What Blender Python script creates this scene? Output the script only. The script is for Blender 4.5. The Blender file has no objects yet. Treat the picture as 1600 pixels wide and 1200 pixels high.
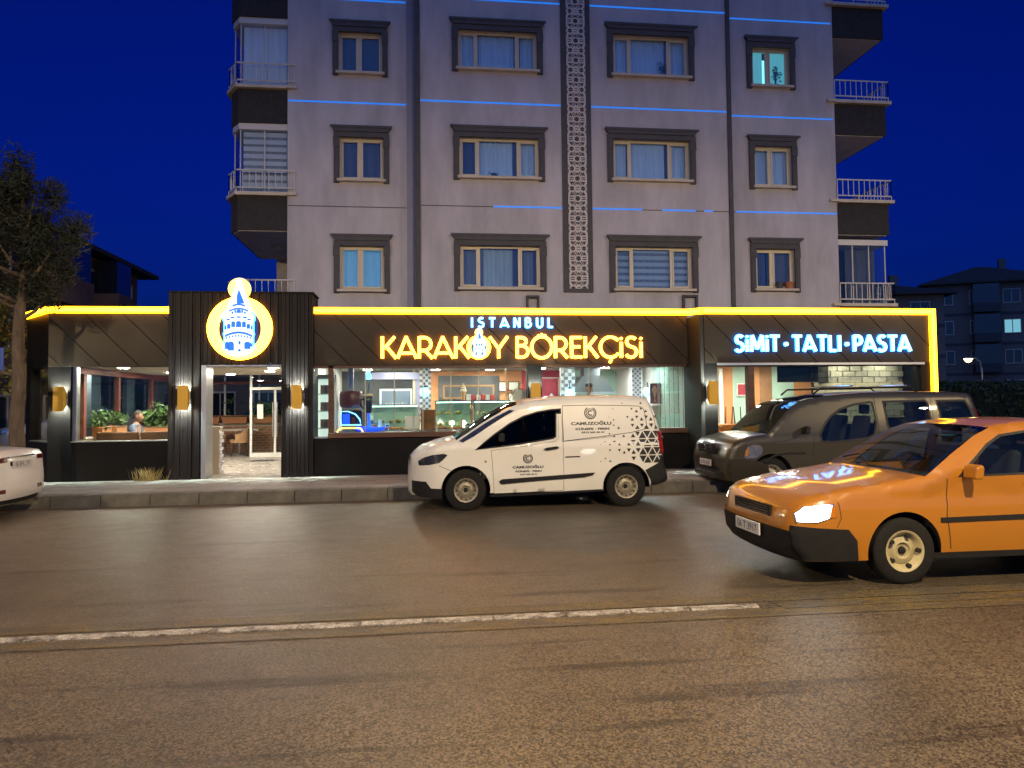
import bpy, bmesh, math, random
import numpy as np
from mathutils import Vector, Matrix
from mathutils.geometry import delaunay_2d_cdt
R = math.radians
rnd = random.Random(7)
sc = bpy.context.scene
col = sc.collection

# ------------------------------------------------------------------ camera
cam_d = bpy.data.cameras.new('camera')
cam = bpy.data.objects.new('camera', cam_d); col.objects.link(cam)
sc.camera = cam
cam_d.sensor_fit = 'HORIZONTAL'; cam_d.sensor_width = 36.0
cam_d.lens = 26.35; cam_d.shift_y = -0.0119
cam_d.clip_start = 0.05; cam_d.clip_end = 2000
yaw, pit, rol = R(6.95), R(2.4), R(-0.6)
fw = Vector((math.sin(yaw)*math.cos(pit), math.cos(yaw)*math.cos(pit), math.sin(pit)))
rt = Vector((math.cos(yaw), -math.sin(yaw), 0)); up = rt.cross(fw)
r2 = rt*math.cos(rol) + up*math.sin(rol); u2 = up*math.cos(rol) - rt*math.sin(rol)
cam.matrix_world = Matrix(((r2.x, u2.x, -fw.x, 0), (r2.y, u2.y, -fw.y, 0), (r2.z, u2.z, -fw.z, 1.62), (0, 0, 0, 1)))

# ------------------------------------------------------------------ dusk sky: the sun is setting behind the camera
world = bpy.data.worlds.new('World'); sc.world = world; world.use_nodes = True
nt = world.node_tree
bg = nt.nodes['Background']
sky = nt.nodes.new('ShaderNodeTexSky'); sky.sky_type = 'NISHITA'; sky.sun_disc = False
sky.sun_elevation = R(1.2); sky.sun_rotation = R(180); sky.altitude = 900
sky.air_density = 1.2; sky.dust_density = 0.4; sky.ozone_density = 5.0
tint = nt.nodes.new('ShaderNodeMix'); tint.data_type = 'RGBA'; tint.blend_type = 'MULTIPLY'; tint.inputs[0].default_value = 1.0
tint.inputs[7].default_value = (.03, .145, 1.0, 1)                     # blue hour
nt.links.new(sky.outputs[0], tint.inputs[6]); nt.links.new(tint.outputs[2], bg.inputs[0])
bg.inputs[1].default_value = 0.19

# the afterglow of the sun behind the camera, broad and blue
sun_d = bpy.data.lights.new('sun', 'SUN'); sun_d.energy = 0.75; sun_d.angle = R(150); sun_d.color = (.20, .47, 1.0)
sun = bpy.data.objects.new('sun', sun_d); col.objects.link(sun); sun.rotation_euler = (R(66), 0, 0)

# ------------------------------------------------------------------ exposure
sc.view_settings.view_transform = 'Standard'; sc.view_settings.look = 'None'
sc.view_settings.exposure = 0; sc.view_settings.gamma = 1; sc.view_settings.use_curve_mapping = False
sc.cycles.use_denoising = True
sc.cycles.max_bounces = 7; sc.cycles.diffuse_bounces = 3; sc.cycles.glossy_bounces = 3
sc.cycles.transparent_max_bounces = 14; sc.cycles.sample_clamp_indirect = 4.0
sc.cycles.caustics_reflective = False; sc.cycles.caustics_refractive = False

# ------------------------------------------------------------------ materials
def nodes(name):
    m = bpy.data.materials.new(name); m.use_nodes = True
    t = m.node_tree
    return m, t, t.nodes['Principled BSDF']

def mat(name, c, rough=.6, metal=0., var=0., scale=4., bump=0., bscale=60., emit=None, es=0., coat=0., c2=None, stretch=None, rvar=0., spec=.5):
    m, t, p = nodes(name)
    p.inputs['Base Color'].default_value = (*c, 1); p.inputs['Roughness'].default_value = rough
    p.inputs['Metallic'].default_value = metal; p.inputs['Specular IOR Level'].default_value = spec
    if coat: p.inputs['Coat Weight'].default_value = coat; p.inputs['Coat Roughness'].default_value = .05
    if emit:
        p.inputs['Emission Color'].default_value = (*emit, 1); p.inputs['Emission Strength'].default_value = es
    if var or bump or c2 or rvar:
        tc = t.nodes.new('ShaderNodeTexCoord'); mp = t.nodes.new('ShaderNodeMapping')
        t.links.new(tc.outputs['Object'], mp.inputs[0])
        if stretch: mp.inputs['Scale'].default_value = stretch
    if var or c2:
        n = t.nodes.new('ShaderNodeTexNoise'); n.inputs['Scale'].default_value = scale; n.inputs['Detail'].default_value = 6
        n.inputs['Roughness'].default_value = .65
        t.links.new(mp.outputs[0], n.inputs['Vector'])
        r = t.nodes.new('ShaderNodeValToRGB')
        a = c if c2 else tuple(max(0, x*(1-var)) for x in c); b = c2 or tuple(x*(1+var) for x in c)
        r.color_ramp.elements[0].position = .32; r.color_ramp.elements[1].position = .68
        r.color_ramp.elements[0].color = (*a, 1); r.color_ramp.elements[1].color = (*b, 1)
        t.links.new(n.outputs['Fac'], r.inputs[0]); t.links.new(r.outputs[0], p.inputs['Base Color'])
    if rvar:
        n = t.nodes.new('ShaderNodeTexNoise'); n.inputs['Scale'].default_value = scale*1.7; n.inputs['Detail'].default_value = 5
        t.links.new(mp.outputs[0], n.inputs['Vector'])
        q = t.nodes.new('ShaderNodeMapRange'); q.inputs[1].default_value = .3; q.inputs[2].default_value = .7
        q.inputs[3].default_value = max(.02, rough-rvar); q.inputs[4].default_value = min(1, rough+rvar)
        t.links.new(n.outputs['Fac'], q.inputs[0]); t.links.new(q.outputs[0], p.inputs['Roughness'])
    if bump:
        n = t.nodes.new('ShaderNodeTexNoise'); n.inputs['Scale'].default_value = bscale; n.inputs['Detail'].default_value = 4
        t.links.new(mp.outputs[0], n.inputs['Vector'])
        b = t.nodes.new('ShaderNodeBump'); b.inputs['Strength'].default_value = bump; b.inputs['Distance'].default_value = .01
        t.links.new(n.outputs['Fac'], b.inputs['Height']); t.links.new(b.outputs[0], p.inputs['Normal'])
    return m

def glass(name, tint=(.9, .95, .93), ior=1.5, rough=.0, gloss=1.0):
    m, t, p = nodes(name); t.nodes.remove(p)
    tr = t.nodes.new('ShaderNodeBsdfTransparent'); tr.inputs[0].default_value = (*tint, 1)
    gl = t.nodes.new('ShaderNodeBsdfGlossy'); gl.inputs[0].default_value = (gloss, gloss, gloss, 1); gl.inputs['Roughness'].default_value = rough
    # Schlick reflectance that is the same from both sides of the sheet
    lw = t.nodes.new('ShaderNodeLayerWeight'); lw.inputs[0].default_value = .5; F0 = ((ior-1)/(ior+1))**2
    pw = t.nodes.new('ShaderNodeMath'); pw.operation = 'POWER'; pw.inputs[1].default_value = 5; t.links.new(lw.outputs['Facing'], pw.inputs[0])
    fr = t.nodes.new('ShaderNodeMath'); fr.operation = 'MULTIPLY_ADD'; fr.inputs[1].default_value = 1-F0; fr.inputs[2].default_value = F0; t.links.new(pw.outputs[0], fr.inputs[0])
    mx = t.nodes.new('ShaderNodeMixShader')
    t.links.new(fr.outputs[0], mx.inputs[0]); t.links.new(tr.outputs[0], mx.inputs[1]); t.links.new(gl.outputs[0], mx.inputs[2])
    t.links.new(mx.outputs[0], t.nodes['Material Output'].inputs[0])
    return m

def lamp_mat(name, c, s):
    m, t, p = nodes(name)
    p.inputs['Base Color'].default_value = (*[min(.8, x) for x in c], 1); p.inputs['Roughness'].default_value = .4
    p.inputs['Emission Color'].default_value = (*c, 1); p.inputs['Emission Strength'].default_value = s
    return m

# ------------------------------------------------------------------ mesh helper
class MB:
    def __init__(s): s.v = []; s.f = []
    def face(s, pts):
        i = len(s.v); s.v += [tuple(p) for p in pts]; s.f.append(tuple(range(i, i+len(pts)))); return s
    def box(s, x0, x1, y0, y1, z0, z1):
        i = len(s.v)
        s.v += [(x, y, z) for z in (z0, z1) for y in (y0, y1) for x in (x0, x1)]
        for q in ((0, 2, 3, 1), (4, 5, 7, 6), (0, 1, 5, 4), (2, 6, 7, 3), (0, 4, 6, 2), (1, 3, 7, 5)):
            s.f.append(tuple(i+k for k in q))
        return s
    def cbox(s, c, d): return s.box(c[0]-d[0]/2, c[0]+d[0]/2, c[1]-d[1]/2, c[1]+d[1]/2, c[2]-d[2]/2, c[2]+d[2]/2)
    def prism(s, poly, a, b, axis='y'):
        # poly in the plane perpendicular to axis: y -> (x,z), x -> (y,z), z -> (x,y)
        def P(p, t): return (p[0], t, p[1]) if axis == 'y' else (t, p[0], p[1]) if axis == 'x' else (p[0], p[1], t)
        n = len(poly); i = len(s.v)
        s.v += [P(p, a) for p in poly] + [P(p, b) for p in poly]
        s.f.append(tuple(range(i, i+n))); s.f.append(tuple(range(i+2*n-1, i+n-1, -1)))
        for k in range(n): s.f.append((i+k, i+(k+1) % n, i+n+(k+1) % n, i+n+k))
        return s
    def tube(s, pts, r, n=8, cap=True):
        pts = [Vector(p) for p in pts]; rings = []
        rs = r if isinstance(r, (list, tuple)) else [r]*len(pts)
        for k, p in enumerate(pts):
            d = (pts[min(k+1, len(pts)-1)] - pts[max(k-1, 0)]).normalized()
            a = d.orthogonal().normalized() if abs(d.z) > .9 else d.cross(Vector((0, 0, 1))).normalized()
            b = d.cross(a); i = len(s.v)
            s.v += [tuple(p + (a*math.cos(2*math.pi*j/n) + b*math.sin(2*math.pi*j/n))*rs[k]) for j in range(n)]
            rings.append(i)
        for k in range(len(rings)-1):
            for j in range(n): s.f.append((rings[k]+j, rings[k]+(j+1) % n, rings[k+1]+(j+1) % n, rings[k+1]+j))
        if cap:
            s.f.append(tuple(range(rings[0]+n-1, rings[0]-1, -1))); s.f.append(tuple(range(rings[-1], rings[-1]+n)))
        return s
    def lathe(s, prof, n=24, axis='z', c=(0, 0, 0), cap=True):
        rings = []
        for (r, h) in prof:
            i = len(s.v); rings.append(i)
            for j in range(n):
                a = 2*math.pi*j/n; p = (r*math.cos(a), r*math.sin(a))
                q = (p[0], p[1], h) if axis == 'z' else (p[0], h, p[1]) if axis == 'y' else (h, p[0], p[1])
                s.v.append((q[0]+c[0], q[1]+c[1], q[2]+c[2]))
        for k in range(len(rings)-1):
            for j in range(n): s.f.append((rings[k]+j, rings[k]+(j+1) % n, rings[k+1]+(j+1) % n, rings[k+1]+j))
        if cap: s.f.append(tuple(range(rings[0], rings[0]+n))); s.f.append(tuple(range(rings[-1], rings[-1]+n)))
        return s
    def ball(s, c, r, n=12, m=8, sq=(1, 1, 1)):
        prof = [(math.sin(math.pi*k/m), math.cos(math.pi*k/m)) for k in range(m+1)]
        b = MB().lathe([(max(1e-4, a), h) for a, h in prof], n)
        i = len(s.v); s.v += [(c[0]+x*r*sq[0], c[1]+y*r*sq[1], c[2]+z*r*sq[2]) for x, y, z in b.v]
        s.f += [tuple(i+k for k in f) for f in b.f]; return s
    def build(s, name, m, parent=None, smooth=False, bevel=0., loc=None, rz=0., angle=None, weld=0.):
        me = bpy.data.meshes.new(name); me.from_pydata(s.v, [], s.f)
        bm = bmesh.new(); bm.from_mesh(me)
        if weld: bmesh.ops.remove_doubles(bm, verts=bm.verts, dist=weld)
        bmesh.ops.recalc_face_normals(bm, faces=bm.faces); bm.to_mesh(me); bm.free()
        if m: me.materials.append(m)
        if smooth: me.shade_smooth()
        o = bpy.data.objects.new(name, me); col.objects.link(o); o.parent = parent
        if loc: o.location = loc
        if rz: o.rotation_euler.z = rz
        if bevel:
            b = o.modifiers.new('bevel', 'BEVEL'); b.width = bevel; b.segments = 2; b.limit_method = 'ANGLE'
        if smooth and angle: me.set_sharp_from_angle(angle=R(angle))
        return o

def box(name, m, parent, x0, x1, y0, y1, z0, z1, bevel=0.): return MB().box(x0, x1, y0, y1, z0, z1).build(name, m, parent, bevel=bevel)
def tag(o, label=None, cat=None, group=None, kind=None):
    if label: o['label'] = label
    if cat: o['category'] = cat
    if group: o['group'] = group
    if kind: o['kind'] = kind
    return o
def thing(name, label, cat, loc=(0, 0, 0), rz=0., group=None):
    o = bpy.data.objects.new(name, None); col.objects.link(o); o.location = loc; o.rotation_euler.z = rz
    o.empty_display_size = .2
    return tag(o, label, cat, group)
def copy_tree(o, parent=None):
    c = o.copy(); col.objects.link(c); c.parent = parent
    for ch in list(o.children): copy_tree(ch, c)
    return c
def wall_cells(mb, x0, x1, z0, z1, y0, y1, holes):
    xs = sorted({x0, x1, *[h[0] for h in holes], *[h[1] for h in holes]}); zs = sorted({z0, z1, *[h[2] for h in holes], *[h[3] for h in holes]})
    xs = [x for x in xs if x0 <= x <= x1]; zs = [z for z in zs if z0 <= z <= z1]
    for a, b in zip(xs, xs[1:]):
        run = None
        for c, d in zip(zs, zs[1:]):
            mx, mz = (a+b)/2, (c+d)/2
            hole = any(h[0] < mx < h[1] and h[2] < mz < h[3] for h in holes)
            if hole:
                if run: mb.box(a, b, y0, y1, run[0], run[1]); run = None
            else: run = (run[0], d) if run else (c, d)
        if run: mb.box(a, b, y0, y1, run[0], run[1])
    return mb

# polygons -----------------------------------------------------------
def inside(P, poly):
    P = np.asarray(P, float); x, y = P[:, 0], P[:, 1]; r = np.zeros(len(P), bool); n = len(poly)
    for i in range(n):
        (x0, y0), (x1, y1) = poly[i], poly[(i+1) % n]
        if y0 == y1: continue
        r ^= ((y0 > y) != (y1 > y)) & (x < (x1-x0)*(y-y0)/(y1-y0) + x0)
    return r
def seg_dist(P, pts, closed=True):
    P = np.asarray(P, float); d = np.full(len(P), 1e9); n = len(pts)
    for i in range(n if closed else n-1):
        a = np.array(pts[i], float); b = np.array(pts[(i+1) % n], float); ab = b-a; L = ab@ab
        if L < 1e-12: continue
        t = np.clip(((P-a)@ab)/L, 0, 1); q = P-(a+t[:, None]*ab); d = np.minimum(d, np.hypot(q[:, 0], q[:, 1]))
    return d
def resample(pts, step, closed=True):
    out = []; n = len(pts)
    for i in range(n if closed else n-1):
        a, b = pts[i], pts[(i+1) % n]; L = math.hypot(b[0]-a[0], b[1]-a[1]); k = max(1, int(round(L/step)))
        out += [(a[0]+(b[0]-a[0])*j/k, a[1]+(b[1]-a[1])*j/k) for j in range(k)]
    if not closed: out.append(tuple(pts[-1]))
    return out
def inset(poly, d):
    n = len(poly); A = sum(poly[i][0]*poly[(i+1) % n][1]-poly[(i+1) % n][0]*poly[i][1] for i in range(n)); s = 1 if A > 0 else -1
    out = []
    for i in range(n):
        p0, p1, p2 = (Vector((*poly[k % n], 0)).to_2d() for k in (i-1, i, i+1))
        e1 = (p1-p0).normalized(); e2 = (p2-p1).normalized()
        n1 = Vector((-e1.y, e1.x))*s; n2 = Vector((-e2.y, e2.x))*s; m = n1+n2
        L = max(.35, m.dot(m)/2) if m.length > 1e-6 else 1
        out.append(tuple(p1 + m*(d/L/1.0)*1.0 if True else p1))
    return out
def smooth_poly(pts, it=1, closed=True):
    for _ in range(it):
        out = []; n = len(pts)
        if not closed: out.append(pts[0])
        for i in range(n if closed else n-1):
            a, b = pts[i], pts[(i+1) % n]
            out += [(a[0]*.75+b[0]*.25, a[1]*.75+b[1]*.25), (a[0]*.25+b[0]*.75, a[1]*.25+b[1]*.75)]
        if not closed: out.append(pts[-1])
        pts = out
    return pts
def cdt(outline, holes=(), step=None):
    V = []; E = []
    def add(poly):
        i = len(V); V.extend(poly); E.extend((i+k, i+(k+1) % len(poly)) for k in range(len(poly)))
    add(outline)
    for h in holes: add(h)
    if step:
        xs = [p[0] for p in outline]; zs = [p[1] for p in outline]
        gx = np.arange(min(xs)+step/2, max(xs), step); gz = np.arange(min(zs)+step/2, max(zs), step)
        G = np.array([(x+(step/2 if k % 2 else 0), z) for k, z in enumerate(gz) for x in gx])
        if len(G):
            ok = inside(G, outline) & (seg_dist(G, outline) > step*.45)
            for h in holes: ok &= ~inside(G, h) & (seg_dist(G, h) > step*.45)
            V.extend(map(tuple, G[ok]))
    r = delaunay_2d_cdt([Vector(p) for p in V], E, [], 0, 1e-6)
    v = [tuple(p) for p in r[0]]; f = [tuple(q) for q in r[2]]
    if not f: return v, f
    C = np.array([(sum(v[k][0] for k in q)/len(q), sum(v[k][1] for k in q)/len(q)) for q in f])
    ok = inside(C, outline)
    for h in holes: ok &= ~inside(C, h)
    return v, [q for q, o in zip(f, ok) if o]
def clip_poly(poly, n, d):           # keep n.p <= d
    out = []
    for i in range(len(poly)):
        a, b = poly[i], poly[(i+1) % len(poly)]; da = n[0]*a[0]+n[1]*a[1]-d; db = n[0]*b[0]+n[1]*b[1]-d
        if da <= 0: out.append(a)
        if da*db < 0:
            t = da/(da-db); out.append((a[0]+(b[0]-a[0])*t, a[1]+(b[1]-a[1])*t))
    return out

# stroke lettering (uppercase; unit height) ---------------------------
def arc(cx, cy, rx, ry, a0, a1, n=14):
    return [(cx+rx*math.cos(R(a0+(a1-a0)*k/n)), cy+ry*math.sin(R(a0+(a1-a0)*k/n))) for k in range(n+1)]
GLY = {
 'K': (.62, [[(.06, 0), (.06, 1)], [(.56, 1), (.14, .46)], [(.22, .55), (.62, 0)]]),
 'A': (.78, [[(0, 0), (.36, 1)], [(.34, 1), (.78, 0)], [(.12, .24), (.64, .24)]]),
 'R': (.62, [[(.06, 0), (.06, 1)], [(.06, .96)]+arc(.26, .66, .28, .30, 90, -90)+[(.06, .36)], [(.28, .37), (.6, 0)]]),
 'O': (.90, [arc(.45, .5, .45, .5, 90, 450, 28)]),
 'Y': (.70, [[(.02, 1), (.35, .44)], [(.68, 1), (.35, .44)], [(.35, .47), (.35, 0)]]),
 'B': (.60, [[(.06, 0), (.06, 1)], [(.06, .96)]+arc(.26, .77, .20, .19, 90, -90)+[(.06, .58)], [(.06, .57)]+arc(.26, .305, .28, .265, 90, -90)+[(.06, .04)]]),
 'E': (.52, [[(.06, 0), (.06, 1)], [(.06, .96), (.52, .96)], [(.06, .52), (.44, .52)], [(.06, .04), (.52, .04)]]),
 'C': (.80, [arc(.48, .5, .46, .48, 40, 322, 24)]),
 'I': (.14, [[(.07, 0), (.07, 1)]]),
 'S': (.56, [arc(.30, .75, .22, .22, 35, 245, 14)+arc(.27, .27, .25, .25, 75, -150, 16)]),
 'T': (.60, [[(.30, 0), (.30, 1)], [(0, .95), (.60, .95)]]),
 'N': (.62, [[(.06, 0), (.06, 1)], [(.06, 1), (.56, 0)], [(.56, 0), (.56, 1)]]),
 'U': (.60, [[(.05, 1), (.05, .28)]+arc(.30, .28, .25, .26, 180, 360)+[(.55, 1)]]),
 'L': (.48, [[(.06, 0), (.06, 1)], [(.06, .05), (.48, .05)]]),
 'M': (.86, [[(.05, 0), (.10, 1)], [(.10, 1), (.43, .15)], [(.43, .15), (.76, 1)], [(.76, 1), (.81, 0)]]),
 'P': (.58, [[(.06, 0), (.06, 1)], [(.06, .96)]+arc(.26, .69, .28, .27, 90, -90)+[(.06, .42)]]),
 '*': (.26, ['dot']),
}
def stroke_mesh(mb, strokes, ox, oz, sx, sz, w, y0, y1, dots=()):
    d = 0.
    for st in strokes:
        d += .0016
        if st == 'dot':
            mb.prism([(ox+.13*sx+.13*sz*math.cos(2*math.pi*k/16), oz+.45*sz+.13*sz*math.sin(2*math.pi*k/16)) for k in range(16)], y0-d, y1); continue
        P = [Vector((ox+x*sx, oz+z*sz)) for x, z in st]
        L, Rr = [], []
        closed = (P[0]-P[-1]).length < 1e-4
        for k, p in enumerate(P):
            if closed: a = P[k-1 if k else -2]; b = P[k+1 if k < len(P)-1 else 1]
            else: a = P[max(0, k-1)]; b = P[min(len(P)-1, k+1)]
            t = (b-a).normalized(); n = Vector((-t.y, t.x))*(w/2)
            L.append(tuple(p+n)); Rr.append(tuple(p-n))
        i = len(mb.v); n = len(P)
        for k in range(n): mb.v += [(L[k][0], y0-d, L[k][1]), (Rr[k][0], y0-d, Rr[k][1]), (L[k][0], y1, L[k][1]), (Rr[k][0], y1, Rr[k][1])]
        for k in range(n-1):
            a, b = i+4*k, i+4*k+4
            mb.f += [(a, a+1, b+1, b), (a+2, b+2, b+3, a+3), (a, b, b+2, a+2), (a+1, a+3, b+3, b+1)]
        if not closed: mb.f += [(i, i+2, i+3, i+1), (i+4*n-4, i+4*n-3, i+4*n-1, i+4*n-2)]
    for (x, z, r) in dots:
        d += .0016
        mb.prism([(ox+x*sx+r*math.cos(2*math.pi*k/12), oz+z*sz+r*math.sin(2*math.pi*k/12)) for k in range(12)], y0-d, y1)
    return mb
def flat_text(s, size, bold=0.):
    cu = bpy.data.curves.new('t', 'FONT'); cu.body = s; cu.size = size; cu.align_x = 'CENTER'; cu.align_y = 'CENTER'; cu.resolution_u = 3; cu.offset = bold
    o = bpy.data.objects.new('t', cu); col.objects.link(o); bpy.context.view_layer.update()
    me = bpy.data.meshes.new_from_object(o.evaluated_get(bpy.context.evaluated_depsgraph_get()))
    v = [tuple(p.co) for p in me.vertices]; f = [tuple(p.vertices) for p in me.polygons]
    bpy.data.objects.remove(o); bpy.data.curves.remove(cu); bpy.data.meshes.remove(me)
    return v, f
def text_mesh(name, s, x0, x1, z0, z1, y, m, parent):
    v, f = flat_text(s, 1.0); xs = [p[0] for p in v]; zs = [p[1] for p in v]
    a, b, c, d = min(xs), max(xs), min(zs), max(zs)
    mb = MB(); mb.v = [(x0+(p[0]-a)/(b-a)*(x1-x0), y, z0+(p[1]-c)/(d-c)*(z1-z0)) for p in v]; mb.f = f
    return mb.build(name, m, parent)
def leaf_mesh(pts, size, rg, asp=.5):
    v, f = [], []
    for p in pts:
        n = Vector((rg.gauss(0, 1), rg.gauss(0, 1), rg.gauss(.4, 1))).normalized(); a = n.orthogonal().normalized()
        a = (Matrix.Rotation(rg.uniform(0, 6.28), 3, n) @ a); b = n.cross(a); s = size*rg.uniform(.6, 1.3); i = len(v); p = Vector(p)
        v += [tuple(p-a*s), tuple(p+b*s*asp+n*s*.12), tuple(p+a*s), tuple(p-b*s*asp+n*s*.12)]; f += [(i, i+1, i+2), (i, i+2, i+3)]
    mb = MB(); mb.v = v; mb.f = f; return mb

# ================================================================== ground, road, kerb, pavement
def asphalt_mat():
    m, t, p = nodes('asphalt')
    tc = t.nodes.new('ShaderNodeTexCoord'); L = t.links.new
    def noise(scale, detail=4, st=None, rough=.6):
        n = t.nodes.new('ShaderNodeTexNoise'); n.inputs['Scale'].default_value = scale; n.inputs['Detail'].default_value = detail; n.inputs['Roughness'].default_value = rough
        if st:
            mp = t.nodes.new('ShaderNodeMapping'); mp.inputs['Scale'].default_value = st; L(tc.outputs['Object'], mp.inputs[0]); L(mp.outputs[0], n.inputs['Vector'])
        else: L(tc.outputs['Object'], n.inputs['Vector'])
        return n.outputs['Fac']
    def ramp(f, a, b, c0, c1):
        r = t.nodes.new('ShaderNodeValToRGB'); r.color_ramp.elements[0].position = a; r.color_ramp.elements[1].position = b
        r.color_ramp.elements[0].color = (*c0, 1); r.color_ramp.elements[1].color = (*c1, 1); L(f, r.inputs[0]); return r.outputs[0]
    def mix(kind, fac, a, b):
        x = t.nodes.new('ShaderNodeMix'); x.data_type = 'RGBA'; x.blend_type = kind
        if isinstance(fac, float): x.inputs[0].default_value = fac
        else: L(fac, x.inputs[0])
        L(a, x.inputs[6]); L(b, x.inputs[7]); return x.outputs[2]
    base = ramp(noise(.5, 5), .3, .7, (.072, .059, .044), (.118, .096, .070))
    vor = t.nodes.new('ShaderNodeTexVoronoi'); vor.inputs['Scale'].default_value = 95; L(tc.outputs['Object'], vor.inputs['Vector'])
    stone = t.nodes.new('ShaderNodeRGBToBW'); L(vor.outputs['Color'], stone.inputs[0])
    chip = ramp(stone.outputs[0], .25, .85, (.30, .30, .30), (2.3, 2.2, 2.05))
    c = mix('MULTIPLY', .8, base, chip)
    oil = ramp(noise(1.0, 5, (.34, 3.4, 1)), .565, .65, (1, 1, 1), (.36, .36, .37))       # tyre scuffs and oil, drawn out along the lane
    c = mix('MULTIPLY', .85, c, oil)
    spot = ramp(noise(5.5, 3), .70, .76, (1, 1, 1), (.5, .48, .46))
    c = mix('MULTIPLY', .6, c, spot)
    # wide worn patches, tyre-polished lanes and hairline cracks
    c = mix('MULTIPLY', .9, c, ramp(noise(.22, 3), .42, .60, (.78, .78, .78), (1.22, 1.2, 1.16)))
    ce = t.nodes.new('ShaderNodeTexVoronoi'); ce.feature = 'DISTANCE_TO_EDGE'; ce.inputs['Scale'].default_value = .42
    wob = t.nodes.new('ShaderNodeTexNoise'); wob.inputs['Scale'].default_value = 1.6; wob.inputs['Detail'].default_value = 6; L(tc.outputs['Object'], wob.inputs['Vector'])
    vm = t.nodes.new('ShaderNodeVectorMath'); vm.operation = 'MULTIPLY_ADD'; vm.inputs[1].default_value = (.9, .9, 0); L(wob.outputs['Color'], vm.inputs[0]); L(tc.outputs['Object'], vm.inputs[2]); L(vm.outputs[0], ce.inputs['Vector'])
    c = mix('MULTIPLY', .22, c, ramp(ce.outputs['Distance'], .003, .009, (.35, .34, .33), (1, 1, 1)))
    L(c, p.inputs['Base Color'])
    rr = t.nodes.new('ShaderNodeMapRange'); rr.inputs[3].default_value = .24; rr.inputs[4].default_value = .44
    L(noise(3.0, 5), rr.inputs[0]); L(rr.outputs[0], p.inputs['Roughness'])
    p.inputs['Specular IOR Level'].default_value = .55
    b = t.nodes.new('ShaderNodeBump'); b.inputs['Strength'].default_value = .32; b.inputs['Distance'].default_value = .012
    add = t.nodes.new('ShaderNodeMath'); add.operation = 'ADD'; L(stone.outputs[0], add.inputs[0]); L(noise(170, 2), add.inputs[1])
    L(add.outputs[0], b.inputs['Height']); L(b.outputs[0], p.inputs['Normal'])
    return m
def paint_mat(name, c, wear, scale, st=(1, 1, 1)):
    m, t, p = nodes(name); L = t.links.new
    tc = t.nodes.new('ShaderNodeTexCoord'); mp = t.nodes.new('ShaderNodeMapping'); mp.inputs['Scale'].default_value = st; L(tc.outputs['Object'], mp.inputs[0])
    n = t.nodes.new('ShaderNodeTexNoise'); n.inputs['Scale'].default_value = scale; n.inputs['Detail'].default_value = 8; n.inputs['Roughness'].default_value = .75; L(mp.outputs[0], n.inputs['Vector'])
    r = t.nodes.new('ShaderNodeValToRGB'); r.color_ramp.elements[0].position = wear-.09; r.color_ramp.elements[1].position = wear+.09
    r.color_ramp.elements[0].color = (.088, .075, .060, 1); r.color_ramp.elements[1].color = (*c, 1)
    L(n.outputs['Fac'], r.inputs[0]); p.inputs['Roughness'].default_value = .42
    vc = t.nodes.new('ShaderNodeTexVoronoi'); vc.inputs['Scale'].default_value = 95; L(tc.outputs['Object'], vc.inputs['Vector'])
    bw_ = t.nodes.new('ShaderNodeRGBToBW'); L(vc.outputs['Color'], bw_.inputs[0]); cr = t.nodes.new('ShaderNodeMapRange'); cr.inputs[1].default_value = .25; cr.inputs[2].default_value = .85; cr.inputs[3].default_value = .45; cr.inputs[4].default_value = 1.6; L(bw_.outputs[0], cr.inputs[0])
    mm = t.nodes.new('ShaderNodeMix'); mm.data_type = 'RGBA'; mm.blend_type = 'MULTIPLY'; mm.inputs[0].default_value = .75; L(r.outputs[0], mm.inputs[6]); L(cr.outputs[0], mm.inputs[7]); L(mm.outputs[2], p.inputs['Base Color'])
    b = t.nodes.new('ShaderNodeBump'); b.inputs['Strength'].default_value = .4; b.inputs['Distance'].default_value = .01
    v = t.nodes.new('ShaderNodeTexVoronoi'); v.inputs['Scale'].default_value = 55; L(tc.outputs['Object'], v.inputs['Vector']); L(v.outputs['Distance'], b.inputs['Height']); L(b.outputs[0], p.inputs['Normal'])
    return m
M_asphalt = asphalt_mat()
M_soil = mat('dry_soil', (.09, .075, .05), .95, var=.4, scale=.6, bump=.4, bscale=8)
M_pave = mat('pavement_concrete', (.19, .178, .165), .8, var=.28, scale=1.6, bump=.5, bscale=40)
M_kerb = mat('kerb_concrete', (.115, .105, .085), .85, var=.35, scale=3, bump=.5, bscale=45)
M_joint = mat('dark_joint', (.03, .028, .025), .9)

ground = box('ground', M_soil, None, -420, 420, -300, 620, -.5, -.02); tag(ground, kind='structure')
road = MB().face([(-120, -2.2, 0), (120, -2.2, 0), (120, 13.0, 0), (-120, 13.0, 0)]).build('road', M_asphalt); tag(road, kind='structure')
M_white = paint_mat('worn_white_paint', (.50, .46, .42), .475, 7)
M_yellow = paint_mat('faded_yellow_paint', (.15, .105, .035), .52, 5, (.35, 1.6, 1))
for (a, b, y0, y1) in ((-6.5, 9.5, 5.42, 5.60), (-6.5, 9.5, 5.82, 6.02), (2.8, 9.5, 5.61, 5.80)):
    MB().face([(a, y0, .004), (b, y0, .004), (b, y1, .004), (a, y1, .004)]).build('yellow_band', M_yellow, road)
x = -4.0; k = 0
while x < 2.62:                                         # short worn plates of the white centre line
    w = rnd.uniform(.42, .62); y = 5.705 + .004*x + rnd.uniform(-.006, .006)
    MB().prism([(x, y-.050), (x+w*.5, y-.054+rnd.uniform(-.006, .004)), (x+w-.018, y-.048), (x+w-.006, y+.052), (x+w*.45, y+.056+rnd.uniform(-.004, .006)), (x+.004, y+.050)], .001, .009, 'z').build('line_plate', M_white, road)
    x += w
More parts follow.
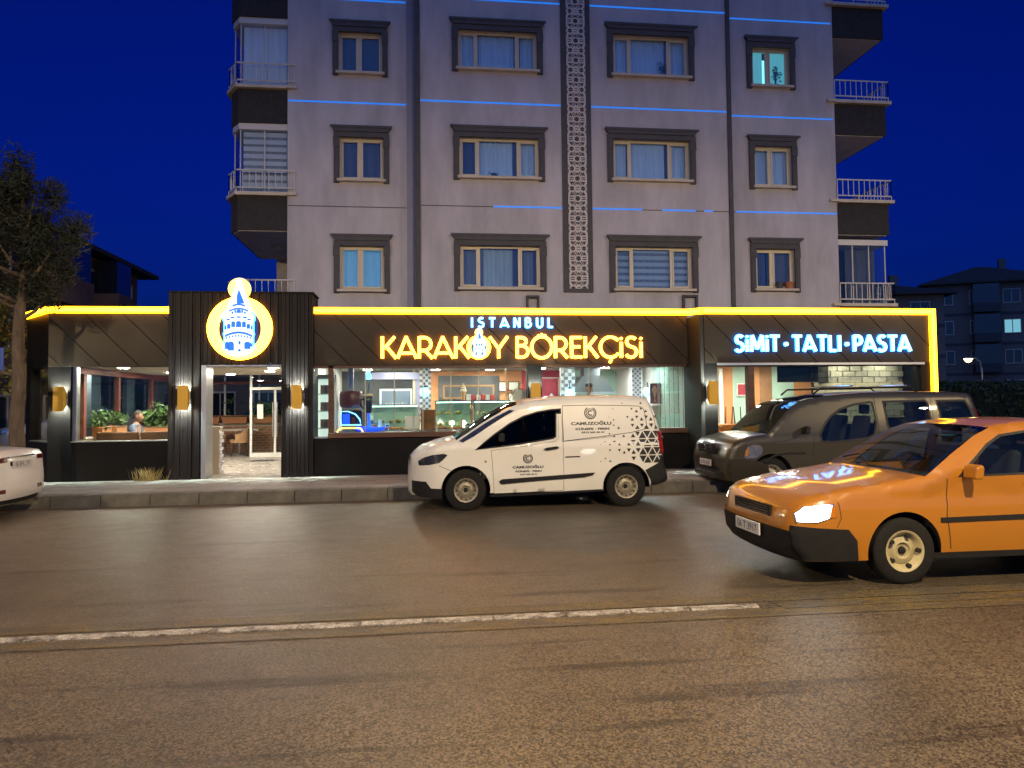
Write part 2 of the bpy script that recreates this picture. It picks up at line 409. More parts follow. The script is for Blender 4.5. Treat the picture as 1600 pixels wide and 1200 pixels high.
kerb = box('kerb', M_joint, None, -60, 60, 13.012, 13.16, -.1, .185); tag(kerb, kind='structure')
kb = None; x = -15.2
while x < 13.5:
    o = MB().box(.004, .766, -.012, .17, -.05, .2).build('kerb_stone', M_kerb, kerb, bevel=.012) if kb is None else kb.copy()
    if kb is None: kb = o
    else: col.objects.link(o)
    o.location = (x, 13.0 + rnd.uniform(0, .006), rnd.uniform(-.004, .004)); o.rotation_euler.z = rnd.uniform(-.004, .004)
    x += .77
pavement = MB().box(-60, 60, 13.17, 40, -.05, .196).build('pavement', M_pave); tag(pavement, kind='structure')
near_pave = MB().box(-60, 60, -9, -2.2, -.05, .15).build('pavement', M_pave); tag(near_pave, kind='structure')
nk = box('kerb', M_kerb, None, -60, 60, -2.2, -2.05, -.05, .16, .01); tag(nk, kind='structure')
# paving slabs in front of the shop
M_slab = mat('paving_slab', (.215, .2, .185), .75, var=.3, scale=2.2, bump=.45, bscale=35)
sl = None
for i in range(-18, 24):
    for j in range(4):
        if sl is None: sl = o = MB().box(.006, .56, .006, .53, -.02, .004).build('paving_slab', M_slab, pavement, bevel=.004)
        else: o = sl.copy(); col.objects.link(o)
        o.location = (i*.566 + (.28 if j % 2 else 0), 13.19 + j*.54, .2+rnd.uniform(-.002, .003))

# ================================================================== apartment block
M_wall = mat('lilac_grey_plaster', (.46, .44, .495), .85, var=.17, scale=1.6, bump=.25, bscale=70, stretch=(1, 1, .28))
M_band = mat('blue_grey_plaster', (.30, .30, .40), .85, var=.07, scale=1.5)
M_trim = mat('anthracite_moulding', (.075, .072, .082), .75, var=.15, scale=3, bump=.2)
M_dark = mat('dark_stucco', (.035, .033, .034), .95, var=.25, scale=9, bump=.7, bscale=90)
M_cream = mat('cream_pvc', (.62, .55, .44), .45, var=.06, scale=2)
M_sill = mat('cream_stone', (.56, .49, .41), .7, var=.12, scale=3)
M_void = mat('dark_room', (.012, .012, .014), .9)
M_rail = mat('white_painted_steel', (.62, .6, .58), .4)
M_lattice = mat('pale_lattice', (.62, .58, .58), .8, var=.08)
M_pane = glass('window_pane', (.80, .90, 1.0), 1.75)
M_bluelight = lamp_mat('blue_light_strip', (.02, .20, .80), .85)
M_cur = {
 'white': mat('white_voile', (.80, .82, .84), .9, var=.12, scale=9, stretch=(1, 1, .05)),
 'grey': mat('grey_curtain', (.30, .29, .27), .9, var=.2, scale=9, stretch=(1, 1, .05)),
 'dark': mat('dark_curtain', (.10, .10, .12), .9, var=.3, scale=9, stretch=(1, 1, .05)),
 'brown': mat('brown_curtain', (.16, .13, .11), .9, var=.3, scale=9, stretch=(1, 1, .05)),
 'lit': mat('beige_voile', (.6, .6, .55), .9, var=.15, scale=8, stretch=(1, 1, .06)),  # plain beige voile without any glow
 'cyan': mat('cyan_drape_glow', (.45, .62, .66), .9, var=.12, scale=8, stretch=(1, 1, .06), emit=(.14, .42, .60), es=.30),  # the cloth itself glows to stand for room light coming through
 'teal': mat('teal_drape_glow', (.5, .62, .58), .9, var=.2, scale=8, stretch=(1, 1, .06), emit=(.16, .62, .58), es=.55),  # glow put into the cloth, as if lit from the room
}
M_blind = mat('zebra_blind_fabric', (.62, .6, .57), .9)
M_room = {'teal': lamp_mat('room_glow_teal', (.35, .9, .8), 1.6), 'blue': lamp_mat('room_glow_blue', (.18, .55, .8), 1.1)}  # the back wall of the room glows in place of a lamp
apt = thing('apartment_building', 'grey apartment block with dark window surrounds and blue light lines above the restaurant', 'building', (4.4, 20.5, 0))
aw = lambda: apt
def apart(o):            # parts of the block are written in world metres
    o.parent = apt; o.matrix_parent_inverse = Matrix.Translation(apt.location).inverted(); return o
YM, YL, YR = 20.5, 20.9, 20.8
def curtain(x0, x1, z0, z1, y, m, parent, folds=11, amp=.02):
    n = folds*4; mb = MB()
    for k in range(n+1):
        xx = x0+(x1-x0)*k/n; yy = y+amp*math.sin(k*math.pi/2+.6*math.sin(k*.37))
        mb.v += [(xx, yy, z0), (xx, yy, z1)]
    mb.f = [(2*k, 2*k+2, 2*k+3, 2*k+1) for k in range(n)]
    return mb.build('curtain', m, parent, smooth=True)
def win(X0, X1, ZB, ZT, Y, kind, sash, cur, openleft=False):
    """moulded surround, reveal, cream frame, panes, sill and what hangs behind the glass"""
    w = thing('window', None, None); w.parent = apt; w.matrix_parent_inverse = Matrix.Translation(apt.location).inverted()
    j = .21 if X1-X0 > 2 else .20
    hz = .30
    # surround: flared head with three steps, side boards with a corbel block
    mb = MB()
    mb.prism([(X0, ZT), (X1, ZT), (X1-.10, ZT-.16), (X0+.10, ZT-.16)], Y-.13, Y-.002)
    mb.box(X0+.07, X1-.07, Y-.10, Y-.002, ZT-.165, ZT-hz)
    mb.box(X0-.02, X1+.02, Y-.15, Y-.132, ZT-.05, ZT+.012)
    mb.build('surround_head', M_trim, w)
    for s in (0, 1):
        a = X0+.07 if s == 0 else X1-.07-j+.05
        mb = MB().box(a, a+j-.05, Y-.075, Y-.002, ZB, ZT-hz-.002)
        mb.box(a-.012, a+j-.038, Y-.098, Y-.077, ZT-hz-.28, ZT-hz-.004)
        mb.box(a+.03, a+j-.08, Y-.088, Y-.077, ZB+.02, ZT-hz-.3)
        mb.build('surround_jamb', M_trim, w)
    x0, x1, z0, z1 = X0+.07+j-.05, X1-.07-j+.05, ZB+.10, ZT-hz
    box('sill', M_sill, w, x0-.06, x1+.06, Y-.16, Y+.12, ZB+.03, z0, .008)
    fy = Y+.10
    # frame
    mb = MB(); t = .055
    mb.box(x0, x1, fy, fy+.06, z1-t, z1); mb.box(x0, x1, fy, fy+.06, z0, z0+t)
    mb.box(x0, x0+t, fy+.001, fy+.059, z0+t, z1-t); mb.box(x1-t, x1, fy+.001, fy+.059, z0+t, z1-t)
    cuts = [x0+(x1-x0)*c for c in sash]
    for c in cuts: mb.box(c-.035, c+.035, fy-.004, fy+.058, z0+t, z1-t)
    mb.build('frame', M_cream, w, bevel=.006)
    ed = [x0+t]+cuts+[x1-t]
    for k in range(len(ed)-1):
        a = ed[k]+(.035 if k else 0); b = ed[k+1]-(.035 if k < len(ed)-2 else 0)
        opened = len(ed) == 2 or k in (0, len(ed)-2)
        if opened:
            sb = MB(); q = .045; sy = fy-.022
            for bx in ((a, b, z1-t-q, z1-t), (a, b, z0+t, z0+t+q), (a, a+q, z0+t+q, z1-t-q), (b-q, b, z0+t+q, z1-t-q)): sb.box(bx[0], bx[1], sy, sy+.05, bx[2], bx[3])
            sb.build('sash', M_cream, w, bevel=.005)
            a += q; b -= q; zz = (z0+t+q, z1-t-q)
        else: zz = (z0+t, z1-t)
        MB().box(a, b, fy+.02, fy+.028, zz[0], zz[1]).build('pane', M_pane, w)
    ry = fy+.30
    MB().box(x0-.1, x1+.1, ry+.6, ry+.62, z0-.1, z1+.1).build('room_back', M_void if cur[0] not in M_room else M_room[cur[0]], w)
    c = cur[1]
    if c == 'zebra':
        k = 0; zz = z1-.02
        while zz > z0:
            h = .11; MB().box(x0, x1, fy+.13, fy+.134, max(z0, zz-h), zz).build('blind_slat', M_blind, w); zz -= .19
        MB().box(x0, x1, fy+.16, fy+.163, z0, z1).build('blind_sheer', M_cur['grey'], w)
    else:
        spans = cur[2] if len(cur) > 2 else [(0, 1, c)]
        for a, b, cc in spans: curtain(x0+(x1-x0)*a, x0+(x1-x0)*b, z0, z1, fy+.15+.03*(spans.index((a, b, cc)) % 2), M_cur[cc], w, folds=max(4, int((b-a)*(x1-x0)*9)))
    holes_of[Y].append((x0, x1, z0, z1))
    return w
holes_of = {YM: [], YL: [], YR: []}
V = 'void'
S3, S2 = (.235, .74), (.46,)
heads = (6.30, 9.35, 12.36)
side_spans = [(0, .26, 'white'), (.27, .72, 'white'), (.72, .8, 'dark'), (.8, 1, 'white')]
win(.86, 3.56, 4.71, 6.28, YM, 0, S3, (V, 'x', [(0, .3, 'grey'), (.27, .68, 'lit'), (.66, .8, 'dark'), (.78, .93, 'grey'), (.92, 1, 'dark')]))
win(.86, 3.55, 7.80, 9.30, YM, 0, S3, (V, 'x', [(0, .22, 'dark'), (.24, .68, 'white'), (.68, .78, 'dark'), (.78, 1, 'white')]))
win(.84, 3.53, 10.85, 12.33, YM, 0, S3, (V, 'x', side_spans))
win(5.22, 7.95, 4.71, 6.31, YM, 0, S3, (V, 'zebra'))
win(5.21, 7.94, 7.84, 9.38, YM, 0, S3, (V, 'x', [(0, .2, 'white'), (.2, .28, 'dark'), (.26, .7, 'white'), (.7, .8, 'dark'), (.8, 1, 'white')]))
win(5.25, 7.96, 10.86, 12.42, YM, 0, S3, (V, 'x', side_spans))
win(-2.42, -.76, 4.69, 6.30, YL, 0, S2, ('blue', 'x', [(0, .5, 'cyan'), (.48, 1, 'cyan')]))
win(-2.42, -.77, 7.75, 9.33, YL, 0, S2, (V, 'x', [(0, .45, 'brown'), (.5, 1, 'brown')]))
win(-2.45, -.80, 10.77, 12.30, YL, 0, S2, (V, 'x', [(0, 1, 'dark')]))
win(9.53, 11.18, 4.79, 6.37, YR, 0, S2, (V, 'x', [(0, .35, 'dark'), (.4, 1, 'brown')]))
win(9.56, 11.17, 7.83, 9.42, YR, 0, S2, (V, 'x', [(0, 1, 'white')]))
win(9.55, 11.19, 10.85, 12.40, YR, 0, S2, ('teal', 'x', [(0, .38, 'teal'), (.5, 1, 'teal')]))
ZTOP = 15.2
apart(wall_cells(MB(), 0.02, 8.86, 3.3, ZTOP, YM, YM+.35, holes_of[YM]).build('wall', M_wall))
apart(wall_cells(MB(), -3.6, -.12, 3.3, ZTOP, YL, YL+.35, [h for h in holes_of[YL]]).build('wall', M_wall))
apart(wall_cells(MB(), 8.98, 12.36, 3.3, ZTOP, YR, YR+.35, [h for h in holes_of[YR]]).build('wall', M_wall))
apart(MB().box(-3.6, -3.25, YL+.352, 34, 3.3, ZTOP).build('side_wall', M_wall))
apart(MB().box(12.01, 12.36, YR+.352, 34, 3.3, ZTOP).build('side_wall', M_wall))
apart(MB().box(-3.25, 12.01, 33.6, 33.98, .2, ZTOP).build('rear_wall', M_wall))
apart(MB().box(-3.6, 12.36, YL+.36, 34, ZTOP, ZTOP+.2).build('roof', M_trim))
apart(box('floor_slab', M_void, None, -3.2, 12.0, 21.3, 33.5, 3.3, 3.4))
apart(box('bluish_band', M_band, None, -.36, -.125, YL-.012, YL-.001, 3.4, ZTOP))  # upright strip, bluer and darker than the wall
apart(MB().box(-.118, .018, YM-.06, YM+.30, 3.4, ZTOP).build('dark_strip', M_trim))
apart(MB().box(8.862, 8.978, YM-.06, YM+.35, 3.4, ZTOP).build('dark_strip', M_trim))
# blue light lines, some lengths of the lowest line are out
M_off = mat('unlit_strip', (.07, .065, .065), .6)
for z in (10.0, 12.93):
    for a, b, y in ((-3.58, -.37, YL), (.03, 3.96, YM), (4.84, 8.85, YM), (8.99, 12.3, YR)):
        apart(box('light_strip', M_bluelight, None, a, b, y-.018, y-.002, z-.020 if y == YM else z-.004, z+.018 if y == YM else z+.034))
for a, b, y, on, z in ((-3.58, -.37, YL, 0, 7.10), (.03, 2.02, YM, 0, 7.08), (2.03, 3.96, YM, 1, 7.08), (4.84, 6.27, YM, 1, 7.08), (6.28, 6.86, YM, 0, 7.08), (6.87, 7.85, YM, 1, 7.08),
                     (7.86, 8.10, YM, 0, 7.08), (8.11, 8.37, YM, 1, 7.08), (8.38, 8.85, YM, 0, 7.08), (8.99, 9.18, YR, 0, 7.16), (9.19, 12.33, YR, 1, 7.16)):
    apart(box('light_strip', M_bluelight if on else M_off, None, a, b, y-.018 if on else y-.008, y-.002, z-.018, z+.02 if on else z+.006))
# geometric lattice panel
apart(MB().box(3.975, 4.82, YM-.05, YM-.002, 4.70, ZTOP).build('lattice_backing', M_trim))
P_, W_ = .565, .27
def ngon(cx, cz, r, n, a0=0, sx=1): return [(cx+sx*r*math.cos(R(a0+360*k/n)), cz+r*math.sin(R(a0+360*k/n))) for k in range(n)]
def slot(cx, cz, L, w, a): 
    c, s = math.cos(R(a)), math.sin(R(a)); return [(cx+u*c-v*s, cz+u*s+v*c) for u, v in ((-L, -w), (L, -w), (L, w), (-L, w))]
hl = [ngon(0, 0, .076, 6, 90)]
H_ = P_/2-.002
for sx in (-1, 1):
    hl += [slot(sx*.172, .028, .058, .016, 0), slot(sx*.172, -.028, .058, .016, 0)]
    for sz in (-1, 1):
        hl += [ngon(sx*.168, sz*.122, .072, 3, 90*sz), slot(sx*.078-.02*sx, sz*.14+.011*sz, .062, .014, 60*sx*sz), slot(sx*.078+.024*sx, sz*.14-.013*sz, .062, .014, 60*sx*sz)]
        hl += [[(sx*.098, sz*H_), (sx*.098, sz*(H_-.035)), (sx*.158, sz*(H_-.07)), (sx*.218, sz*(H_-.035)), (sx*.218, sz*H_)], [(sx*.268, sz*.15), (sx*.25, sz*.17), (sx*.238, sz*.21), (sx*.25, sz*.25), (sx*.268, sz*.26)]]
for sz in (-1, 1): hl += [ngon(0, sz*.135, .058, 3, 90*sz), slot(0, sz*(H_-.032), .05, .012, 0)]
lv, lf = cdt([(-.2705, -P_/2+.001), (.2705, -P_/2+.001), (.2705, P_/2-.001), (-.2705, P_/2-.001)], [h for h in hl if max(abs(p[0]) for p in h) < .2695])
t0 = None; z = 4.80+P_/2
while z < ZTOP+.1:
    if t0 is None:
        mb = MB(); n = len(lv); mb.v = [(x, -.022, zz) for x, zz in lv]+[(x, 0, zz) for x, zz in lv]; mb.f = list(lf)+[tuple(n+k for k in q[::-1]) for q in lf]
        ec = {}
        for q in lf:
            for k in range(len(q)): e = (q[k], q[(k+1) % len(q)]); ec[tuple(sorted(e))] = ec.get(tuple(sorted(e)), 0)+1
        mb.f += [(a, b, b+n, a+n) for (a, b), c in ec.items() if c == 1]
        t0 = o = mb.build('lattice_tile', M_lattice)
    else: o = t0.copy(); col.objects.link(o)
    o.location = (4.40, YM-.053, z); apart(o); z += P_
for (a, b, z1) in ((2.91, 3.27, 4.53), (7.39, 7.83, 4.58)):           # small service frames on the wall above the fascia
    mb = MB(); t = .06; mb.box(a, a+t, YM-.12, YM-.003, 3.6, z1).box(b-t, b, YM-.12, YM-.003, 3.6, z1).box(a, b, YM-.14, YM-.004, z1+.001, z1+t)
    apart(mb.build('service_frame', M_trim))
# balconies ---------------------------------------------------------
M_blindg = M_blind
def balcony(side, zb, upper, glazed, label=None):
    """side -1 left, +1 right; zb = underside of the dark parapet"""
    b = thing('balcony', None, None); b.parent = apt; b.matrix_parent_inverse = Matrix.Translation(apt.location).inverted()
    if side < 0: X0, X1, y, ch = -5.2, -3.602, YL, .28
    else: X0, X1, y, ch = 12.362, 14.02, YR, 0
    yb = 25.0
    def plan(o): 
        if side < 0: return [(X1, y+.02-o), (X0+ch-o*.4, y+.02-o), (X0-o, y+.02+ch*1.6), (X0-o, yb), (X1, yb)]
        return [(X0, y+.02-o), (X1+o, y+.02-o), (X1+o, yb), (X0, yb)]
    MB().prism(plan(0), zb, zb+.93, 'z').build('parapet', M_dark, b)
    MB().prism(plan(-.06), zb-.02, zb-.001, 'z').build('soffit', M_wall, b)
    MB().prism(plan(.13), zb+.931, zb+1.03, 'z').build('cornice', M_sill, b, bevel=.012)
    if side > 0 or 1: MB().box(X0-.25 if side > 0 else X1, X0 if side > 0 else X1+.25, y-.115, y-.004, zb+.95, zb+1.03).build('cornice_return', M_sill, b)
    rz = zb+1.03; pl = plan(.06)
    pts = pl[:-1] if side < 0 else pl[:-1]
    pts = [(p[0], p[1]) for p in pts]
    if side < 0: pts = [(X1+.2, pts[0][1])]+pts[1:3]+[(pts[3][0], yb)]
    mb = MB()
    for h in (.12, .60): mb.tube([(p[0], p[1], rz+h) for p in pts], .022, 6)
    mb.build('handrail', M_rail, b)
    mb = MB()
    for k in range(len(pts)-1):
        L = math.hypot(pts[k+1][0]-pts[k][0], pts[k+1][1]-pts[k][1]); n = max(1, int(L/.165))
        for q in range(n+1): 
            t = q/n; xx = pts[k][0]+(pts[k+1][0]-pts[k][0])*t; yy = pts[k][1]+(pts[k+1][1]-pts[k][1])*t
            mb.box(xx-.009, xx+.009, yy-.009, yy+.009, rz if q % 4 == 0 else rz+.12, rz+.60)
    mb.build('balusters', M_rail, b)
    if glazed:
        zt = zb+2.96; g = plan(-.10); gp = g[:-1] if side > 0 else g[:-1]
        MB().prism(plan(-.04), zt-.17, zt-.003, 'z').build('head_beam', M_rail, b)
        for k in range(len(gp)-1):
            (xa, ya), (xb, yb_) = gp[k], gp[k+1]; L = math.hypot(xb-xa, yb_-ya); n = max(1, round(L/.62))
            for q in range(n):
                a, c = q/n+.01/L, (q+1)/n-.01/L
                p = [(xa+(xb-xa)*t, ya+(yb_-ya)*t) for t in (a, c)]
                MB().face([(*p[0], rz), (*p[1], rz), (*p[1], zt-.18), (*p[0], zt-.18)]).build('pane', M_pane, b)
                MB().tube([(*p[1], rz), (*p[1], zt-.18)], .018, 6).build('mullion', M_rail, b)
        fx0, fx1 = (X0+ch+.1, X1-.05) if side < 0 else (X0+.05, X1-.15)
        if glazed == 'zebra':
            zz = zt-.2
            while zz > rz+.05:
                MB().box(fx0, fx1, y+.22, y+.224, zz-.125, zz).build('blind_slat', M_blindg, b); zz -= .2
            MB().box(fx0, fx1, y+.25, y+.253, rz, zt-.2).build('blind_sheer', M_cur['grey'], b)
        elif glazed == 'white': curtain(fx0, fx1, rz, zt-.2, y+.25, M_cur['white'], b, 8, .012)
        else:
            curtain(fx0+.5, fx1, rz, zt-.2, y+.6, M_cur['dark'], b, 8, .03)
        MB().prism(plan(-.9) if side > 0 else [(X1, y+.9), (X0+.6, y+.9), (X0+.6, yb), (X1, yb)], rz+.002, zt-.2, 'z').build('room_back', M_void, b)
    return b
balcony(-1, 6.41, 1, 'zebra'); balcony(-1, 9.38, 1, 'white'); balcony(-1, 12.34, 1, None)
balcony(1, 6.56, 1, None); balcony(1, 9.58, 1, None); balcony(1, 12.56, 1, None)
balcony(1, 3.45, 0, 'dark'); balcony(-1, 3.40, 0, None)
apart(MB().box(-4.65, -3.605, 25.05, 25.3, 3.4, ZTOP).build('recessed_wall', M_sill))
apart(MB().box(12.365, 14.0, 25.05, 25.3, 3.4, ZTOP).build('recessed_wall', M_wall))
ml = MB().lathe([(.02, -.09), (.12, -.07), (.15, -.02), (.15, 0)], 16).build('ceiling_lamp', M_sill); ml.location = (-4.3, 23.0, 6.385); apart(ml)
# pots on the sills
M_terra = mat('terracotta', (.42, .15, .08), .8, var=.15); M_leafd = mat('dark_leaf', (.035, .07, .03), .6, var=.3)
def pot(label, x, y, z, r, h, m, leaf=0, seed=1, lh=.3, cat='flowerpot', name='flower_pot'):
    p = thing(name, label, cat, (x, y, z))
    MB().lathe([(r*.72, 0), (r, h*.86), (r*1.08, h*.87), (r*1.08, h), (r*.9, h), (r*.85, h*.9)], 16).build('pot', m, p, smooth=True, angle=40)
    if leaf:
        rg = random.Random(seed); pts = []
        st = MB()
        for k in range(7):
            a = rg.uniform(0, 6.28); d = rg.uniform(0, r*1.3); top = (d*math.cos(a), d*math.sin(a), h+lh*rg.uniform(.5, 1)); st.tube([(0, 0, h*.8), (top[0]*.4, top[1]*.4, h+lh*.3), top], .006, 5)
            pts += [(top[0]+rg.gauss(0, r*.45), top[1]+rg.gauss(0, r*.45), top[2]-abs(rg.gauss(0, lh*.28))) for _ in range(leaf//7)]
        st.build('stem', M_leafd, p); leaf_mesh(pts, .045, rg).build('foliage', M_leafd, p)
    return p
pot('small grey flowerpot on the sill of the lowest right-hand window', 10.48, YR-.02, 4.89, .11, .20, M_trim, 0)
pot('terracotta trough pot on the sill of the lowest right-hand window', 10.78, YR-.02, 4.89, .13, .20, M_terra, 0)
pot('leafy houseplant silhouetted in the teal-lit top right window', 10.62, YR+.20, 10.95, .08, .12, M_trim, 90, 5, .62, 'houseplant', 'houseplant')
pot('small houseplant behind the top middle-right window glass', 7.02, YM+.20, 10.96, .07, .10, M_trim, 50, 6, .42, 'houseplant', 'houseplant')
pot('low houseplant behind the second-floor window left of the lattice', 2.05, YM+.20, 7.90, .09, .08, M_trim, 40, 8, .12, 'houseplant', 'houseplant')

# ================================================================== restaurant at street level
shop = thing('restaurant', 'single-storey restaurant front with dark cladding, yellow light line and lit signs', 'restaurant', (1.8, 15.4, .2))
def sp(o, parent=None):
    if parent is None: o.parent = shop; o.matrix_parent_inverse = Matrix.Translation(shop.location).inverted()
    return o
M_clad = mat('bronze_composite_panel', (.036, .028, .021), .42, metal=.15, var=.10, scale=.8, rvar=.08, spec=.18)
M_clad2 = mat('anthracite_board', (.008, .0075, .008), .5, var=.15, scale=1.2, spec=.10)
M_batten = mat('charcoal_batten', (.015, .0125, .0135), .5, var=.2, scale=2, stretch=(1, 1, .1), spec=.14)
M_black = mat('black_backing', (.012, .011, .011), .7)
M_wood = mat('brown_wood_frame', (.075, .032, .018), .45, var=.3, scale=5, stretch=(.4, 3, 3))
M_steel = mat('brushed_steel', (.55, .56, .57), .3, metal=.9, var=.1, scale=6, stretch=(8, 8, .2))
M_gold = mat('gold_paint', (.62, .36, .03), .5, var=.05)
M_led = lamp_mat('yellow_light_line', (1.0, .36, .004), 15.0)
M_ledcore = lamp_mat('yellow_light_line_core', (1.0, .50, .03), 8.0)
M_warm = lamp_mat('warm_letter_face', (1.0, .60, .13), 2.9)
M_blue = lamp_mat('blue_white_letter_face', (.30, .72, 1.0), 2.6)
M_bluehalo = lamp_mat('blue_letter_return', (.015, .20, 1.0), 24)
M_orangehalo = lamp_mat('amber_letter_return', (1.0, .36, .015), 26)
M_sconce = lamp_mat('cool_lamp', (.85, 1.0, .88), 3200)
M_shopglass = glass('shop_glass', (.93, .97, .96), 1.32)
M_shopglass2 = glass('green_edge_glass', (.80, .93, .90), 1.5)
YS, YRU, YP = 15.4, 14.7, 15.28

# ---- fascia panels with diagonal joints
def fascia(x0, x1, z0, z1, y, pitch=.715, off=0., thick=.03):
    sp(box('fascia_backing', M_black, None, x0, x1, y+thick+.001, y+.30, z0, z1))
    rect = [(x0, z0), (x1, z0), (x1, z1), (x0, z1)]; s = math.sqrt(.5)
    d0 = (x0+z0)*s; d1 = (x1+z1)*s; st = pitch*s; d = d0-st+off*s
    while d < d1:
        p = clip_poly(rect, (s, s), d+st-.007); p = clip_poly(p, (-s, -s), -(d+.007)) if len(p) > 2 else p
        if len(p) > 2:
            sp(MB().prism(p, y, y+thick).build('fascia_panel', M_clad, bevel=.003))
        d += st
fascia(-7.13, -4.90, 2.415, 3.455, YS, off=.25); fascia(-2.13, 5.66, 2.415, 3.455, YS); fascia(5.76, 10.72, 2.40, 3.40, YRU, off=.3)
# ---- yellow light lines: housing, glowing face
def ledline(pts, r=.062):
    mb = MB(); core = MB()
    for (a, b) in zip(pts, pts[1:]):
        A, B = Vector(a), Vector(b); d = (B-A).normalized()
        n = Vector((d.y, -d.x, 0)).normalized() if abs(d.z) < .5 else Vector((0, -1, 0)); u = d.cross(n)
        for q, (o0, o1, w) in ((mb, (-.01, .05, r)), (core, (.0505, .053, r*.55))):
            i = len(q.v)
            for E_ in (A, B):
                for (s, t) in ((o0, -w), (o1, -w), (o1, w), (o0, w)): q.v.append(tuple(E_+n*s+u*t))
            q.f += [(i, i+1, i+2, i+3), (i+7, i+6, i+5, i+4)]+[(i+k, i+4+k, i+4+(k+1) % 4, i+(k+1) % 4) for k in range(4)]
    o = sp(mb.build('light_line', M_led)); core.build('light_core', M_ledcore, o); return o
ledline([(-8.06, 16.5, 3.52), (-7.14, YS-.002, 3.52), (-4.90, YS-.002, 3.52)])
ledline([(-2.12, YS-.002, 3.525), (5.70, YS-.002, 3.525), (5.735, YRU-.002, 3.47), (10.80, YRU-.002, 3.47)])
ledline([(10.80, YRU-.002, 3.53), (10.80, YRU-.002, .22)])
sp(box('roof_edge', M_clad2, None, -7.13, -4.90, YS+.03, YS+.3, 3.456, 3.60)); sp(box('roof_edge', M_clad2, None, -2.13, 5.70, YS+.03, YS+.3, 3.456, 3.60)); sp(box('roof_edge', M_clad2, None, 5.76, 10.84, YRU+.03, YRU+.33, 3.401, 3.55))
M_roof = mat('roof_membrane', (.06, .058, .055), .9)
TP = [(-6.95, YS+.31), (-7.75, 16.5), (-7.75, 21.0)]
sp(MB().prism(TP+[(5.7, 21.0), (5.7, YS+.31)], 3.36, 3.45, 'z').build('roof', M_roof)); sp(box('roof', M_roof, None, 5.70, 10.84, YRU+.34, 21.0, 3.34, 3.40))
# ---- walls, pillars
sp(MB().box(-7.13, -6.71, YS+.002, YS+.28, .2, 2.413).build('pillar', M_clad2, bevel=.004))
sp(box('lower_wall', M_clad2, None, -6.71, -4.90, YS+.004, YS+.25, .2, .955)); sp(box('sill', M_steel, None, -6.70, -4.90, YS-.02, YS+.27, .956, .972))
ch = [(-7.13, YS+.03), (-8.06, 16.52)]         # chamfered corner wall
def chamfer(name, t0, t1, z0, z1, m, depth=.2, out=0.):
    (ax, ay), (bx, by) = ch; dx, dy = bx-ax, by-ay; L = math.hypot(dx, dy); nx, ny = dy/L, -dx/L
    if ny > 0: nx, ny = -nx, -ny
    p = [(ax+dx*t+nx*o, ay+dy*t+ny*o) for t, o in ((t0, out), (t1, out), (t1, out-depth), (t0, out-depth))]
    return sp(MB().prism(p, z0, z1, 'z').build(name, m))
chamfer('corner_fascia', .002, 1, 2.42, 3.6, M_clad2); chamfer('lower_wall', .002, 1, .2, .955, M_clad2); chamfer('corner_post', .78, .999, .956, 2.419, M_clad2); chamfer('sill', .002, .779, .956, .972, M_steel, .22, .02)
chamfer('pane', .01, .77, .973, 2.418, M_shopglass, .01, -.08)
sp(MB().box(-6.70, -4.91, YS+.10, YS+.11, .973, 2.41).build('pane', M_shopglass))
sp(MB().box(-6.705, -6.62, YS+.05, YS+.2, .973, 2.412).build('window_post', M_steel, bevel=.01))
# ---- entrance portal of vertical battens
sp(box('portal_backing', M_black, None, -4.87, -4.28, YP+.06, 16.1, .2, 3.84)); sp(box('portal_backing', M_black, None, -2.68, -2.14, YP+.06, 16.1, .2, 3.84)); sp(box('portal_backing', M_black, None, -4.28, -2.68, YP+.06, 16.1, 2.42, 3.84))
x = -4.88; k = 0
while x < -2.16:
    w = (.075, .055, .095, .06, .085)[k % 5]; d = (.0, .022, .006, .03, .012)[k % 5]
    mid = x+w/2
    z0 = 2.435 if -4.25 < mid < -2.71 else .205
    sp(MB().box(x, min(x+w-.008, -2.135), YP+d, YP+.059, z0, 3.855).build('batten', M_batten)); x += w; k += 1
sp(box('portal_cap', M_clad2, None, -4.9, -2.12, YP-.015, 16.12, 3.856, 3.885))
sp(MB().box(-4.262, -4.17, YP+.0, YP+.5, .2, 2.43).build('door_jamb', M_steel, bevel=.006)); sp(box('door_jamb', M_clad2, None, -2.72, -2.70, YP+.01, YP+.5, .2, 2.43)); sp(box('door_head', M_steel, None, -4.17, -2.72, YP+.03, YP+.5, 2.405, 2.434))
# ---- main front: lower wall, timber sill, glazing
sp(box('lower_wall', M_clad2, None, -2.13, 5.66, YS+.004, YS+.22, .2, .955))
M_wall_joint = M_black
sp(box('timber_sill', M_wood, None, -1.85, 2.20, YS-.05, YS+.30, .957, 1.06, .01)); sp(box('timber_sill', M_wood, None, 2.50, 5.62, YS-.05, YS+.30, .957, 1.06, .01)); sp(box('steel_sill', M_steel, None, -2.12, -1.86, YS-.02, YS+.3, .957, .985))
sp(MB().box(2.20, 2.50, YS-.03, YS+.25, .956, 2.413).build('pilaster', M_clad2, bevel=.004)); sp(box('pilaster_base', M_clad2, None, 2.20, 2.50, YS-.029, YS+.003, .2, .955))
sp(box('window_post', M_wood, None, -1.85, -1.74, YS+.02, YS+.16, 1.061, 2.412, .006)); sp(box('window_head', M_wood, None, -2.12, 2.199, YS+.02, YS+.16, 2.365, 2.413)); sp(box('window_head', M_wood, None, 2.501, 5.63, YS+.02, YS+.16, 2.365, 2.413))
sp(MB().box(-2.12, -1.86, YS+.08, YS+.088, .986, 2.364).build('pane', M_shopglass))
M_edge = mat('glass_edge', (.34, .33, .26), .3); M_edge2 = mat('green_glass_edge', (.07, .12, .11), .2)
xs = [-1.74, -1.12, -.535, .04, .615, 1.19, 1.755, 2.199]
